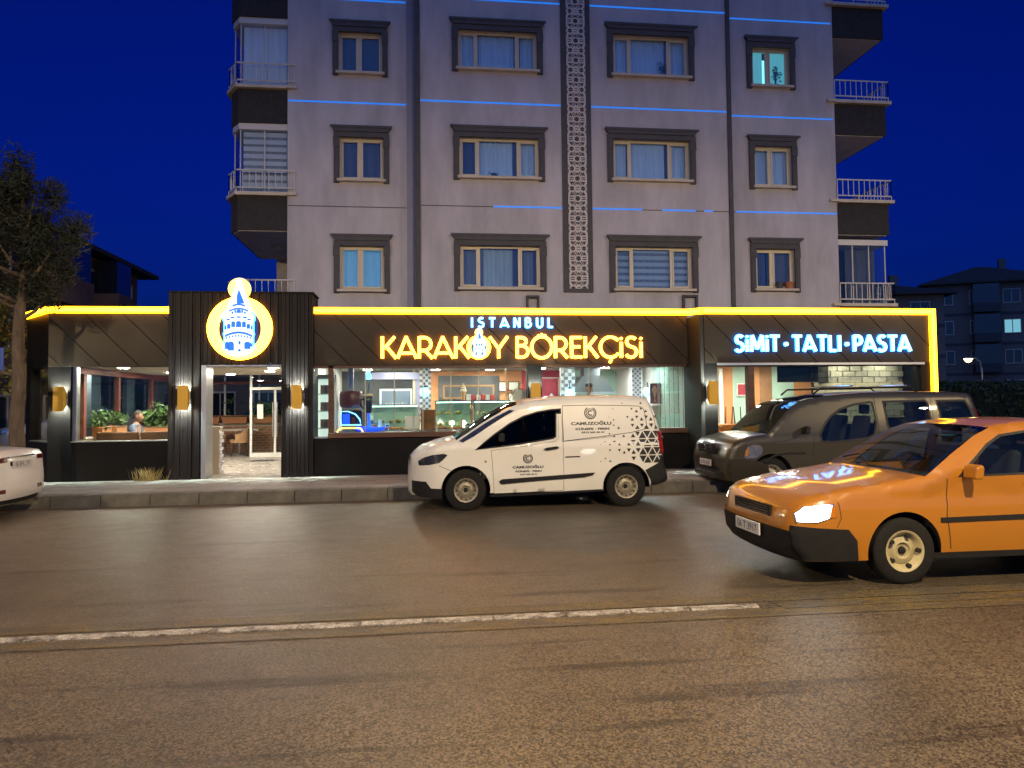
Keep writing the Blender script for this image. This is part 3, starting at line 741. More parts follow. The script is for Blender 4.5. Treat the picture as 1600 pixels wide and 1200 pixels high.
for a, b in zip(xs, xs[1:]):
    p = sp(MB().box(a+.006, b-.006, YS+.08, YS+.088, 1.062, 2.362).build('pane', M_shopglass))
    if b < 2.1: MB().box(b-.011, b+.011, YS+.074, YS+.096, 1.062, 2.362).build('pane_edge', M_edge, p)
for a, b in ((2.505, 2.99), (2.99, 3.52)): 
    p = sp(MB().box(a+.006, b-.006, YS+.08, YS+.088, 1.062, 2.362).build('pane', M_shopglass)); MB().box(b-.009, b+.009, YS+.074, YS+.096, 1.062, 2.362).build('pane_edge', M_edge, p)
for k in range(6):                                                     # folded glass leaves stacked at the right end
    p = sp(MB().box(5.00+k*.10, 5.008+k*.10, YS-.10, YS+.42, 1.08, 2.362).build('folded_pane', M_shopglass2)); MB().box(4.999+k*.10, 5.009+k*.10, YS-.112, YS-.102, 1.08, 2.362).build('pane_edge', M_edge2, p)
# ---- return and right-hand unit
sp(box('return_wall', M_black, None, 5.67, 5.745, YRU+.001, YS+.3, .2, 3.40)); sp(MB().box(5.75, 6.02, YRU+.002, YRU+.25, .2, 2.398).build('pillar', M_clad2, bevel=.004))
sp(box('lower_wall', M_clad2, None, 7.0, 10.72, YRU+.004, YRU+.22, .2, .60)); sp(box('pillar', M_clad2, None, 10.52, 10.74, YRU+.002, YRU+.25, .601, 2.398)); sp(box('end_wall', M_clad2, None, 10.74, 10.84, YRU+.06, 21, .2, 3.4))
sp(box('window_head', M_clad2, None, 6.02, 10.52, YRU+.03, YRU+.2, 2.33, 2.398)); sp(box('window_head_trim', M_steel, None, 6.02, 10.6, YRU-.015, YRU+.002, 2.352, 2.399)); sp(box('door_post', M_wood, None, 6.70, 6.83, YRU+.03, YRU+.2, .2, 2.329, .006)); sp(box('window_rail', M_wood, None, 6.83, 8.6, YRU+.05, YRU+.17, .72, .82, .006))
for a, b, z in ((6.025, 6.695, .25), (6.835, 8.60, .83), (8.62, 9.9, .61), (9.92, 10.515, .61)): sp(MB().box(a, b, YRU+.10, YRU+.108, z, 2.328).build('pane', M_shopglass))
# ---- interior shell
M_floor = mat('interior_tile', (.42, .38, .34), .22, var=.16, scale=2.5, rvar=.08); M_ceil = mat('cream_ceiling', (.68, .63, .52), .8, var=.05); M_orange = mat('orange_paint', (.60, .27, .11), .7, var=.08); M_green = mat('mint_paint', (.42, .60, .52), .7, var=.05); M_lav = mat('lavender_panel', (.36, .37, .58), .5); M_dgrey = mat('slate_panel', (.06, .065, .075), .5, var=.2); M_red = mat('red_poster_wall', (.42, .04, .06), .6, var=.08); M_whitew = mat('white_paint', (.74, .73, .7), .6, var=.04)
sp(MB().prism([(-6.95, YS+.26), (-7.75, 16.5), (-7.75, 24.0), (10.7, 24.0), (10.7, YS+.26)], .197, .215, 'z').build('interior_floor', M_floor)); sp(box('interior_floor', M_floor, None, -4.16, -2.73, YP+.02, YS+.259, .197, .212)); sp(box('interior_floor', M_floor, None, 5.76, 10.7, YRU+.23, YS+.259, .197, .214))
sp(MB().prism(TP+[(-2.32, 21.0), (-2.32, YS+.31)], 2.462, 2.50, 'z').build('terrace_ceiling', M_ceil)); sp(box('shop_ceiling', M_ceil, None, -2.2, 5.70, YS+.31, 21.5, 2.56, 2.60)); sp(box('shop_ceiling', M_ceil, None, 5.76, 10.7, YRU+.35, 20.0, 2.56, 2.60))
sp(box('bulkhead', M_dgrey, None, -1.0, 5.6, YS+1.2, YS+1.5, 2.42, 2.559))
sp(box('partition', M_whitew, None, -2.32, -2.2, 16.15, 22.0, .215, 2.6)); sp(box('partition', M_whitew, None, 5.71, 5.755, YS+.31, 21.5, .215, 2.6))
for a, b, m in ((-2.2, -.1, M_dgrey), (-.1, 2.9, M_orange), (2.9, 4.2, M_red), (4.2, 5.71, M_green)): sp(box('rear_wall', m, None, a, b, 21.5, 21.6, .215, 2.56))
M_brownw = mat('brown_panel', (.30, .15, .07), .6, var=.15)
for a, b, m in ((5.76, 8.46, M_orange), (8.46, 9.07, M_green), (9.07, 9.23, M_orange), (9.23, 9.59, M_brownw), (9.59, 10.22, M_green), (10.22, 10.73, M_orange)): sp(box('rear_wall', m, None, a, b, 19.6, 19.7, .215, 2.56))
# white-painted brick wall in the right-hand room, brick by brick
M_wbrick = mat('white_painted_brick', (.58, .55, .42), .8, var=.14, scale=4, bump=.5, bscale=30)
bw = sp(box('brick_wall', mat('brick_mortar', (.34, .31, .23), .9), None, 8.72, 10.72, 15.62, 15.8, .215, 2.555)); b0 = None
for r in range(12):
    for c in range(7):
        if b0 is None: b0 = o = MB().box(.006, .284, -.03, 0, .006, .119).build('brick', M_wbrick, bw, bevel=.008)
        else: o = b0.copy(); col.objects.link(o)
        o.location = (8.70+c*.29+(.0 if r % 2 else -.12), 15.62+rnd.uniform(-.006, .012), 1.0+r*.125)
# ---- lit signs -----------------------------------------------------
def sign(label, text, x0, x1, z0, z1, y, face, halo, wfrac, wx=1., gap=.16, space=.35, wy=0):
    s = thing('sign_lettering', label, 'sign', ((x0+x1)/2, y, z0))
    h = z1-z0; items = []; cur = 0
    for ch_ in text:
        if ch_ == ' ': cur += space; continue
        base = {'Ö': 'O', 'Ç': 'C', 'İ': 'I'}.get(ch_, ch_); g = GLY[base]; items.append((ch_, base, cur)); cur += g[0]+gap
    tot = cur-gap; sx = (x1-x0)/tot
    for ch_, base, cx in items:
        st = GLY[base][1]; dots = (); sz = h
        if ch_ == 'İ': st = [[(.07, 0), (.07, .74)]]; dots = ((.07, .91, wfrac*h*.52),)
        if ch_ == 'Ç': dots = ((.5, -.10, wfrac*h*.5), (.46, -.19, wfrac*h*.5))
        if ch_ == 'Ö' and ch_ not in done: pass
        if ch_ == 'Ö': dots = ((.30, 1.06, wfrac*h*.40), (.60, 1.06, wfrac*h*.40), (.45, 1.10, wfrac*h*.45))
        mb = stroke_mesh(MB(), st, x0+cx*sx, z0, sx, sz, wfrac*h, y-.075, y-.045, dots)
        o = mb.build('letter', face); o.parent = s; o.matrix_parent_inverse = Matrix.Translation(s.location).inverted()
        mb = stroke_mesh(MB(), st, x0+cx*sx, z0, sx, sz, wfrac*h*1.12, y-.043, y-.018, tuple((a, b, r*1.1) for a, b, r in dots))
        mb.build('letter_return', halo, o)
    return s
done = set()
def tower_logo(s, cx, cz, R_, y, big):
    """ring, round finial disc and the tower drawn in white and blue, R_ = outer radius of the ring"""
    def add(o, par=None):
        o.parent = par or s
        if par is None: o.matrix_parent_inverse = Matrix.Translation(s.location).inverted()
        return o
    def P(pts): return [(cx+a*R_, cz+b*R_) for a, b in pts]
    n = 48; mb = MB(); i0 = 0
    th = [2*math.pi*k/n for k in range(n)]
    # crescent ring: outer circle, inner ellipse lifted slightly
    O = [(math.cos(t), math.sin(t)) for t in th]; I = [(.70*math.cos(t), .77*math.sin(t)-.02) for t in th]
    for yy in (y-.095, y-.03): mb.v += [(cx+a*R_, yy, cz+b*R_) for a, b in O]+[(cx+a*R_, yy, cz+b*R_) for a, b in I]
    for k in range(n):
        j = (k+1) % n
        mb.f += [(k, j, n+j, n+k), (2*n+k, 3*n+k, 3*n+j, 2*n+j), (k, 2*n+k, 2*n+j, j), (n+k, n+j, 3*n+j, 3*n+k)]
    ring = add(mb.build('ring', M_warm))
    dz = 1.30
    add(MB().prism(P([(.36*math.cos(t), dz+.36*math.sin(t)) for t in th]), y-.09, y-.03).build('finial_disc', M_warm))
    rb = MB()
    for yy in (y-.028, y-.012): rb.v += [(cx+a*R_*1.05, yy, cz+b*R_*1.05) for a, b in O]+[(cx+a*R_*.97, yy, cz+b*R_*.97) for a, b in I]
    rb.f = list(mb.f); add(rb.build('ring_return', M_orangehalo), ring)
    half = [(.05, 1.62), (.06, 1.38), (.16, 1.12), (.27, .88), (.33, .70), (.335, .62), (.42, .54), (.49, .44), (.52, .34), (.50, .24), (.47, .18), (.475, -.12), (.50, -.2), (.47, -.30), (.47, -.52), (.50, -.60), (.46, -.70), (.34, -.82), (.16, -.9), (0, -.92)]
    half = [(a*.93, b) for a, b in half]; sil = half+[(-a, b) for a, b in half[-2::-1]]
    tw = add(MB().prism(P(sil), y-.125, y-.1).build('tower', M_towerw))
    out = add(MB().prism(P([(a*1.07+(.012 if a > 0 else -.012), b) for a, b in sil]), y-.0995, y-.096).build('tower_outline', M_bluehalo), tw)
    def bl(pts, name='blue_detail'): add(MB().prism(P(pts), y-.132, y-.126).build(name, M_towerb), tw)
    def curve(zc, w, dip, t): 
        xs = [w*(k/6-1) for k in range(13)]; return [(a, zc-dip*(a/w)**2) for a in xs]+[(a, zc-t-dip*(a/w)**2) for a in xs[::-1]]
    bl([(-.06, 1.05), (0, 1.28), (.17, .84), (.16, .8), (-.06, .8)]) 
    bl(curve(.80, .2, .05, .06)); bl(curve(.66, .30, .08, .055)); bl(curve(-.12, .43, .12, .07))
    if big:
        for a, b, w, h in ((-.20, .46, .02, .08), (-.11, .49, .02, .10), (0, .49, .05, .11), (.11, .49, .02, .10), (.20, .46, .02, .08), (-.2, .31, .04, .06), (0, .33, .05, .05), (.2, .31, .04, .06), (.33, .25, .04, .05), (-.33, .25, .04, .05),
                           (0, .02, .06, .2), (-.17, .02, .045, .19), (.17, .02, .045, .19), (-.31, -.03, .04, .16), (.31, -.03, .04, .16), (-.42, -.06, .02, .14), (.42, -.06, .02, .14),
                           (-.24, -.75, .07, .30), (-.37, -.70, .045, .24), (.28, -.70, .07, .24), (.41, -.62, .03, .14), (.03, -.55, .025, .12), (.03, -.78, .03, .08)):
            w *= 1.35; bl([(a-w, b), (a+w, b), (a+w, b+h*.8), (a+w*.5, b+h), (a-w*.5, b+h), (a-w, b+h*.8)])
        for k in range(9):
            a = -.38+k*.095; b = -.26-.10*(a/.46)**2; bl([(a-.04, b-.03), (a+.04, b-.03), (a, b+.04)])
    else:
        for a, b, w, h in ((0, .1, .06, .2), (-.22, .1, .06, .2), (.22, .1, .06, .2), (-.26, -.7, .07, .25), (.26, -.7, .07, .25)): bl([(a-w, b), (a+w, b), (a+w, b+h), (a-w, b+h)])
M_towerw = lamp_mat('tower_white', (.72, .92, 1.0), 1.15); M_towerb = lamp_mat('tower_blue', (.01, .16, .80), .8)
sign('small blue-white ISTANBUL lettering above the yellow name on the main fascia', 'ISTANBUL', 1.04, 2.74, 3.19, 3.39, YS, M_blue, M_bluehalo, .19, gap=.50)
# name: KARAK (tower O) Y BÖREKÇİSİ, one sign
nm = sign('large yellow backlit KARAKÖY BÖREKÇİSİ lettering on the main fascia', 'KARAK', -.80, .995, 2.555, 3.0, YS, M_warm, M_orangehalo, .118, gap=.05)
for txt, a, b in (('Y', 1.405, 1.80), ('BÖREKÇİSİ', 1.96, 4.66)):
    q = sign(None, txt, a, b, 2.555, 3.0, YS, M_warm, M_orangehalo, .118, gap=.10)
    for c in list(q.children):
        w = c.matrix_world.copy(); c.parent = nm; c.matrix_parent_inverse = Matrix.Translation(nm.location).inverted()
    bpy.data.objects.remove(q)
tower_logo(nm, 1.19, 2.775, .235, YS-.02, False)
tl = thing('tower_sign', 'round yellow ring sign with a blue and white tower above the entrance', 'sign', (-3.53, YP, 2.5)); tower_logo(tl, -3.53, 3.15, .595, YP-.01, True)
sign('bold blue-white SİMİT TATLI PASTA lettering on the right-hand fascia', 'SİMİT * TATLI * PASTA', 6.40, 10.26, 2.63, 2.965, YRU, M_blue, M_bluehalo, .17, gap=.16, space=.16)
# ---- gold wall lamps
def sconce(label, x, y, z):
    s = thing('wall_lamp', label, 'wall lamp', (x, y, z), group='gold up and down wall lamps')
    w, h, d = .095, .235, .13
    MB().prism([(-d, -h), (-d, h), (-.012, h-.10), (-.012, -h+.10)], -w, -w+.006, 'x').build('side_plate', M_gold, s); MB().prism([(-d, -h), (-d, h), (-.012, h-.10), (-.012, -h+.10)], w-.006, w, 'x').build('side_plate', M_gold, s)
    MB().box(-w+.007, w-.007, -d, -d+.006, -h, h).build('front_plate', M_gold, s); MB().box(-w+.007, w-.007, -.012, -.001, -h+.12, h-.12).build('back_plate', M_black, s)
    for t in (-1, 1): MB().lathe([(.045, 0), (.045, .02)], 14).build('bulb', M_sconce, s, loc=(0, -.06, t*(h-.16)-.01))
    return s
for lb, x, y in (('gold wall lamp on the left corner pillar beside the terrace window', -6.88, YS), ('gold wall lamp on the battens left of the entrance', -4.57, YP), ('gold wall lamp on the battens right of the entrance', -2.43, YP), ('gold wall lamp on the pilaster behind the white van', 2.35, YS-.03), ('gold wall lamp on the pillar left of the right-hand window', 5.89, YRU)):
    sconce(lb, x, y, 1.79)

# ================================================================== inside the shop
M_spot = lamp_mat('ceiling_spot', (1.0, .92, .74), 420); M_spotc = lamp_mat('cool_ceiling_spot', (.92, 1.0, .92), 360)
def downlight(x, y, z, label, m=M_spot, r=.11):
    d = thing('ceiling_light', label, 'ceiling light', (x, y, z), group='round ceiling lights inside the restaurant')
    MB().lathe([(r*1.25, 0), (r*1.25, -.012), (r, -.016), (r, 0)], 20).build('ring', M_whitew, d); MB().lathe([(.01, -.02), (r*.95, -.02), (r*.95, -.006)], 20).build('diffuser', m, d)
for i, (x, y) in enumerate(((-7.2, 17.0), (-6.2, 16.6), (-5.2, 17.4), (-6.0, 19.0), (-4.6, 16.9), (-3.6, 18.6), (-4.9, 20.2), (-3.2, 16.9))): downlight(x, y, 2.461, 'round ceiling light over the glazed terrace')  # the first position is a light added to brighten the corner planter
for i, (x, y) in enumerate(((-1.6, 17.2), (-.6, 18.2), (-1.4, 20.2), (.9, 18.7), (1.6, 18.7), (.4, 20.4), (1.9, 20.6), (1.4, 16.9), (2.6, 17.6), (3.2, 19.8), (4.0, 17.6), (4.9, 19.6), (5.2, 17.4))): downlight(x, y, 2.559, 'round ceiling light over the pastry counters', M_spotc if x > 2.2 else M_spot)
for x, y in ((7.0, 16.6), (8.3, 16.9), (7.6, 18.6), (9.4, 18.4), (9.2, 15.3), (10.1, 15.3), (8.5, 17.9)): downlight(x, y, 2.559, 'round ceiling light in the right-hand dining room', r=.04 if y < 15.5 else .11)
# small helper for framed flat things on a wall that faces the street
def framed(name, label, cat, x0, x1, z0, z1, y, face, fm, fw=.03):
    t = thing(name, label, cat, ((x0+x1)/2, y, z0)); w = (x1-x0)/2
    MB().box(-w+fw, w-fw, -.02, 0, fw, z1-z0-fw).build('face', face, t)
    mb = MB().box(-w, w, -.035, 0, 0, fw-.001).box(-w, w, -.035, 0, z1-z0-fw+.001, z1-z0).box(-w, -w+fw-.001, -.034, 0, fw, z1-z0-fw).box(w-fw+.001, w, -.034, 0, fw, z1-z0-fw); mb.build('frame', fm, t)
    return t
M_honey = mat('honey_wood', (.36, .19, .06), .5, var=.2, scale=5); M_paper = mat('white_paper', (.7, .69, .64), .8); M_ink = mat('printed_ink', (.03, .03, .035), .7); M_cyan = lamp_mat('cyan_globe', (.25, .85, 1.0), 3.2); M_bluew = lamp_mat('blue_water_light', (.01, .08, 1.0), 1.3); M_bluec = lamp_mat('pale_blue_light', (.25, .65, 1.0), 2.2)
M_glassg = glass('cabinet_glass', (.78, .92, .86), 1.45); M_maroon = mat('maroon_barrel', (.10, .018, .02), .4, var=.25); M_cup = mat('black_ceramic', (.012, .014, .03), .25); M_foam = mat('cream_foam', (.66, .56, .40), .8); M_card = mat('brown_cardboard', (.22, .10, .035), .8, var=.15); M_bread = mat('baked_pastry', (.55, .28, .08), .7, var=.4, scale=20); M_cake = mat('cream_cake', (.75, .62, .45), .7, var=.25, scale=14); M_tilew = mat('white_glazed_tile', (.62, .64, .68), .25); M_tileb = mat('black_glazed_tile', (.15, .16, .21), .3); M_led2 = lamp_mat('cabinet_light', (1.0, .84, .55), 8.0); M_led3 = lamp_mat('cabinet_light_white', (.88, 1.0, .90), 9.0)
# menu board
mb_ = framed('menu_board', 'long dark menu board in a honey wood frame on the orange wall', 'menu board', .62, 2.10, 1.76, 2.16, 21.49, M_dgrey, M_honey, .05)
for k in range(4):
    for r in range(4): MB().box(-.62+k*.32, -.44+k*.32+.04*(r % 2), -.024, -.021, .10+r*.055, .118+r*.055).build('menu_line', M_paper, mb_)
sp(box('board_backing', M_dgrey, None, .5, 2.25, 21.46, 21.499, 1.6, 2.42))
for i, (a, b, c, d) in enumerate(((2.22, 2.45, 1.95, 2.25), (2.50, 2.82, 1.98, 2.25), (2.50, 2.80, 1.62, 1.92))): framed('certificate', ('upright framed certificate right of the menu board', 'upper right framed certificate on the orange wall', 'lower framed certificate under the other two on the orange wall')[i], 'certificate', a, b, c, d, 21.49, M_paper, M_wood, .025)
framed('notice', 'white notice of small photographs behind the glass beside the pilaster', 'notice', 1.95, 2.24, 1.68, 1.91, 16.0, M_paper, M_whitew, .01)
# glass display cabinets
def cabinet(label, x0, x1, y0, y1, z1, shelves, topglass, frame, goods, seed):
    t = thing('display_cabinet', label, 'display cabinet', ((x0+x1)/2, y0, .215)); w = (x1-x0)/2; d = y1-y0; H = z1-.215
    MB().box(-w, w, 0, d, 0, .62).build('base', M_dgrey, t); MB().box(-w+.02, w-.02, d-.03, d-.01, .621, H-.031).build('back_panel', M_whitew, t)
    mb = MB()
    for sx in (-1, 1): mb.box(sx*w-.02*(sx > 0)-.0*(sx < 0), sx*w+.02*(sx < 0), 0, .02, .621, H-.031)
    mb.build('corner_post', frame, t); MB().box(-w, w, -.01, d, H-.03, H).build('top', frame, t)
    MB().box(-w+.022, w-.022, .004, .012, .625, H-.032).build('pane', M_glassg, t)
    MB().box(-w+.03, w-.03, .06, .09, H-.05, H-.034).build('light', M_led3, t)
    rg = random.Random(seed)
    for k in range(shelves):
        z = .63+(H-.72)*k/max(1, shelves); s = MB().box(-w+.022, w-.022, .03, d-.035, z, z+.012).build('shelf', M_tilew if k == 0 else M_shopglass2, t)
        x = -w+.1
        while x < w-.12:
            kind = rg.random(); r = rg.uniform(.05, .075)
            if kind < .5: MB().ball((0, 0, 0), r, 10, 6, (1.1, 1, .6)).build('pastry', M_bread, s, smooth=True, loc=(x, .14+rg.uniform(0, .1), z+.012+r*.55))
            else: MB().lathe([(r, 0), (r, r*.9), (r*.85, r*1.05), (.01, r*1.1)], 14).build('cake', M_cake if kind < .8 else M_bread, s, smooth=True, angle=40, loc=(x, .16, z+.013))
            x += rg.uniform(.15, .24)
    MB().box(-w+.03, w-.03, .015, .03, .632, .65).build('light', M_led2, t)
    return t
cabinet('left glass pastry cabinet with warm lit shelves below the menu board', .34, 1.22, 18.0, 18.6, 1.70, 3, 1, M_dgrey, 1, 3)
cabinet('right glass cake cabinet with pale green glass beside the white van roof', 1.26, 2.15, 18.0, 18.6, 1.70, 3, 1, M_dgrey, 1, 4)
cabinet('low pastry counter below the lit KARAKÖY board', -1.2, -.05, 17.2, 17.7, 1.62, 2, 1, M_steel, 1, 5)
cabinet('pastry counter behind the van in front of the tiled column', 2.7, 3.4, 18.0, 18.6, 1.35, 1, 1, M_steel, 1, 6)
# row of printed boxes and cone figure on the cabinets
for i in range(6):
    t = tag(box('cake_box', (M_paper, mat('red_box', (.5, .05, .04), .6))[i % 2] if i < 2 else bpy.data.materials['red_box' if i % 2 else 'white_paper'], None, 1.10+i*.115, 1.205+i*.115, 18.1, 18.3, 1.702, 1.83+.02*(i % 3 == 0), .006), 'small box in the row on the cake cabinets', 'box', 'boxes on the cake cabinets')
t = thing('cone_figure', 'cream ice-cream cone figure standing on the pastry cabinet', 'figure', (1.01, 17.95, 1.702))
MB().lathe([(.05, 0), (.055, .02), (.03, .05), (.07, .2)], 14).build('cone', M_honey, t, smooth=True); mb = MB()
for r, z in ((.085, .23), (.07, .29), (.05, .34), (.025, .385)): mb.ball((0, 0, z), r, 12, 8, (1, 1, .6))
mb.build('swirl', M_foam, t, smooth=True)
# tiled columns with globe lamps
def tiled_column(label, x0, x1, y, n0):
    t = thing('tiled_column', label, 'column', ((x0+x1)/2, y, .215)); w = (x1-x0)/2
    MB().box(-w+.004, w-.004, .004, .25, 0, 2.344).build('core', M_whitew, t); s = (x1-x0)/4; proto = {}
    k = 0; z = .9
    while z+s < 2.34:
        for c in range(4):
            m = M_tileb if (c+k) % 2 else M_tilew
            if m not in proto: proto[m] = o = MB().box(.003, s-.003, -.006, .004, .003, s-.003).build('tile', m, t)
            else: o = proto[m].copy(); col.objects.link(o)
            o.location = (-w+c*s, 0, z)
        z += s; k += 1
tiled_column('column of small black and white tiles left of the menu board', -.03, .25, 18.7, 0); tiled_column('column of small black and white tiles behind the white van roof', 3.53, 3.89, 18.7, 1); tiled_column('column of black and white tiles right of the worker', 5.38, 5.62, 18.7, 2)
def globe(label, x, y, z, r=.12):
    t = thing('globe_lamp', label, 'lamp', (x, y, z)); MB().ball((0, 0, 0), r, 20, 12).build('globe', M_cyan, t, smooth=True); MB().lathe([(.05, r*.85), (.055, r*1.05), (.03, r*1.25), (.012, r*1.3), (.012, r*2.0)], 12).build('cap', M_ink, t)
globe('cyan globe lamp on the tiled column left of the menu board', .10, 18.45, 1.91); globe('bright cyan globe lamp on the tiled column above the van roof', 3.70, 18.45, 1.84, .13); globe('cyan globe lamp by the folded glass leaves', 5.45, 17.6, 1.86, .12)
# KARAKÖY board on the dark rear wall
t = thing('name_board', 'blue-grey illuminated board reading KARAKÖY at the back of the shop', 'sign', (-.62, 19.0, 1.38))
MB().box(-.36, .36, -.02, .02, 0, .58).build('board', mat('lit_grey_board', (.10, .13, .17), .5, emit=(.2, .3, .42), es=.35), t); mb = MB()
for bx in ((-.40, .40, .582, .63), (-.40, -.362, 0, .58), (.362, .40, 0, .58)): mb.box(bx[0], bx[1], -.03, .02, bx[2], bx[3])
mb.build('frame', lamp_mat('pale_frame', (.62, .78, .85), .55), t); text_mesh('lettering', 'KARAKÖY', -.26, .28, .17, .30, -.022, M_paper, t)
sp(box('post', M_cream, None, -.20, -.13, 18.98, 19.05, .215, 2.5)); sp(box('lavender_beam', M_lav, None, -1.3, -.03, 18.85, 19.2, 2.25, 2.42)); sp(box('lavender_post', M_lav, None, -.12, -.035, 18.9, 19.2, .215, 2.249))
# floating coffee cup with pouring jug, maroon barrel, blue lit basin
t = thing('coffee_cup_display', 'giant black coffee cup with foam filled by a hovering blue-lit jug', 'display', (-1.12, 16.35, 1.06))
MB().lathe([(.02, .38), (.06, .385), (.075, .42), (.095, .60), (.105, .74), (.1, .745), (.085, .70)], 20).build('cup', M_cup, t, smooth=True, angle=50); MB().lathe([(.01, .735), (.10, .735), (.105, .76), (.09, .79), (.01, .80)], 20).build('foam', M_foam, t, smooth=True)
MB().tube([(-.09, 0, .68), (-.15, 0, .67), (-.165, 0, .58), (-.13, 0, .50), (-.085, 0, .48)], .016, 8).build('handle', M_cup, t, smooth=True)
MB().lathe([(.05, 1.10), (.075, 1.13), (.07, 1.2), (.04, 1.25), (.045, 1.28)], 16).build('jug', M_bluec, t, smooth=True); MB().tube([(.02, 0, 1.12), (.03, 0, 1.0), (.0, 0, .9), (-.01, 0, .78)], .013, 8).build('stream', glass('pouring_water', (.6, .8, 1.0), 1.4, .1), t, smooth=True)
MB().tube([(0, 0, .02), (.02, 0, .2), (0, 0, .39)], [.05, .03, .02], 8).build('support', M_bluew, t)
t = thing('blue_basin', 'blue glowing water basin under the giant coffee cup', 'basin', (-1.05, 16.35, 1.06)); MB().lathe([(.30, 0), (.36, .04), (.36, .085), (.33, .085), (.31, .06), (.01, .06)], 28).build('bowl', M_bluew, t, smooth=True, angle=40); MB().lathe([(.01, .066), (.325, .066)], 28).build('water', M_bluec, t)
t = thing('juice_dispenser', 'maroon barrel drink dispenser over a blue lit base by the left window', 'dispenser', (-1.50, 16.6, 1.06)); MB().lathe([(.22, .50), (.25, .56), (.255, .68), (.25, .80), (.22, .86)], 26).build('barrel', M_maroon, t, smooth=True); MB().box(-.21, .24, -.15, .15, .12, .44).build('base', M_cup, t, bevel=.03); MB().tube([(-.20, -.16, .13), (-.20, -.16, .42), (-.05, -.16, .42), (.10, -.16, .36), (.19, -.16, .25), (.22, -.16, .13), (-.20, -.16, .13)], .014, 8).build('light_tube', M_bluec, t, smooth=True); MB().box(-.17, -.02, -.158, -.153, .15, .37).build('glow_panel', M_bluew, t); MB().box(-.06, .05, -.05, .05, .861, 1.4).build('column', M_steel, t, bevel=.01); MB().box(.02, .10, -.157, -.152, .17, .30).build('front_panel', M_maroon, t)
t = thing('arched_light', 'small yellow arched light tube on the sill below the maroon barrel', 'light', (-1.45, 15.75, 1.06)); MB().tube([(-.26, 0, 0), (-.22, 0, .07), (-.12, 0, .085), (.12, 0, .085), (.22, 0, .07), (.26, 0, 0)], .016, 8).build('tube', M_warm, t, smooth=True)
t = thing('cash_register', 'white cash register screen seen from behind on the counter', 'cash register', (-.19, 16.4, 1.06)); MB().prism([(0, .03), (.03, .30), (.06, .30), (.09, .03)], -.16, .16, 'x').build('screen', M_whitew, t, bevel=.008); MB().box(-.1, .1, .03, .2, 0, .03).build('foot', M_whitew, t)
t = thing('brown_box', 'brown printed box standing beside the white cash register', 'box', (.15, 16.4, 1.06)); MB().box(-.15, .15, -.08, .08, 0, .44).build('carton', M_card, t, bevel=.008); text_mesh('print', 'SİMİT', -.11, .11, .16, .26, -.082, M_ink, t)
t = thing('white_fridge', 'tall white lit fridge behind the narrow left pane', 'fridge', (-2.0, 16.2, .215)); MB().box(-.19, .22, .02, .5, 0, 2.05).build('cabinet', M_whitew, t, bevel=.01); MB().box(-.15, .18, -.0, .018, .1, 1.95).build('door', lamp_mat('fridge_glow', (.80, 1.0, .85), .8), t)
for k in range(4):
    s = MB().box(-.15, .18, -.03, -.002, .55+k*.36, .565+k*.36).build('shelf', M_steel, t); MB().box(-.1, .1, -.028, -.003, .567+k*.36, .75+k*.36).build('carton', M_cake, s)
# counter run and trays of pastry near the sill
t = thing('window_counter', 'dark counter running behind the main window sill', 'counter', (.2, 15.75, .215)); MB().box(-2.0, 1.9, 0, .75, .80, .845).build('top', M_dgrey, t); MB().box(-1.95, 1.85, .05, .7, 0, .799).build('body', M_card, t)
def tray(label, x, y, n, seed):
    t = thing('pastry_tray', label, 'tray', (x, y, 1.062)); rg = random.Random(seed); MB().box(-.28, .28, -.15, .15, 0, .02).build('tray', M_steel, t, bevel=.006)
    for i in range(n): MB().ball((0, 0, 0), .05, 10, 6, (1.2, 1, .6)).build('pastry', M_bread, t, smooth=True, loc=(-.22+.11*(i % 5), -.08+.13*(i//5), .045+rg.uniform(0, .008)))
tray('steel tray of small pastries left of the cash register', -.62, 16.25, 9, 1); tray('steel tray of pastries right of the brown box', .62, 16.2, 10, 2); tray('steel tray of pastries near the pilaster', 1.5, 16.2, 8, 3)
for i in range(5): tag(MB().lathe([(.045, 0), (.05, .01), (.012, .03), (.012, .06), (.06, .09), (.055, .13), (.02, .17)], 14).build('cabinet_bulb', M_led2, None, smooth=True, loc=(.45+i*.27, 17.6, 1.062)), 'small warm bulb in the row in front of the cabinets', 'bulb', 'row of warm bulbs before the cabinets')
tag(box('bulb_shelf', M_steel, None, .3, 1.75, 17.5, 17.7, 1.04, 1.06), 'narrow steel shelf carrying the row of warm bulbs', 'shelf'); 
# kitchen side: red wall panel, oven hood, door, poster
framed('red_poster', 'red poster with a pale triangle behind the left of the second window', 'poster', 3.02, 3.52, 1.55, 2.27, 19.0, M_red, M_whitew, .02)
MB().prism([(3.24, 1.60), (3.42, 1.60), (3.36, 1.86), (3.30, 1.86)], 18.974, 18.978).build('pale_triangle', M_paper, bpy.data.objects['red_poster']).matrix_parent_inverse = Matrix.Translation(bpy.data.objects['red_poster'].location).inverted()
t = thing('extractor_hood', 'dark steel extractor hood behind the worker', 'hood', (4.55, 19.5, 1.9)); MB().prism([(-.55, 0), (.55, 0), (.30, .42), (-.30, .42)], 0, .7).build('canopy', mat('dull_steel', (.22, .24, .25), .35, metal=.8), t); MB().box(-.22, .22, .15, .55, .421, .66).build('duct', bpy.data.materials['dull_steel'], t); MB().box(-.6, .6, -.03, .02, -.06, -.001).build('rail', M_steel, t)
tag(box('steel_oven', bpy.data.materials['dull_steel'], None, 4.1, 5.0, 19.7, 20.3, .216, 1.75, .01), 'dull steel oven under the extractor hood', 'oven')
framed('white_door', 'closed white door at the back of the kitchen', 'door', 5.0, 5.36, .216, 2.0, 21.45, M_whitew, M_cream, .05)
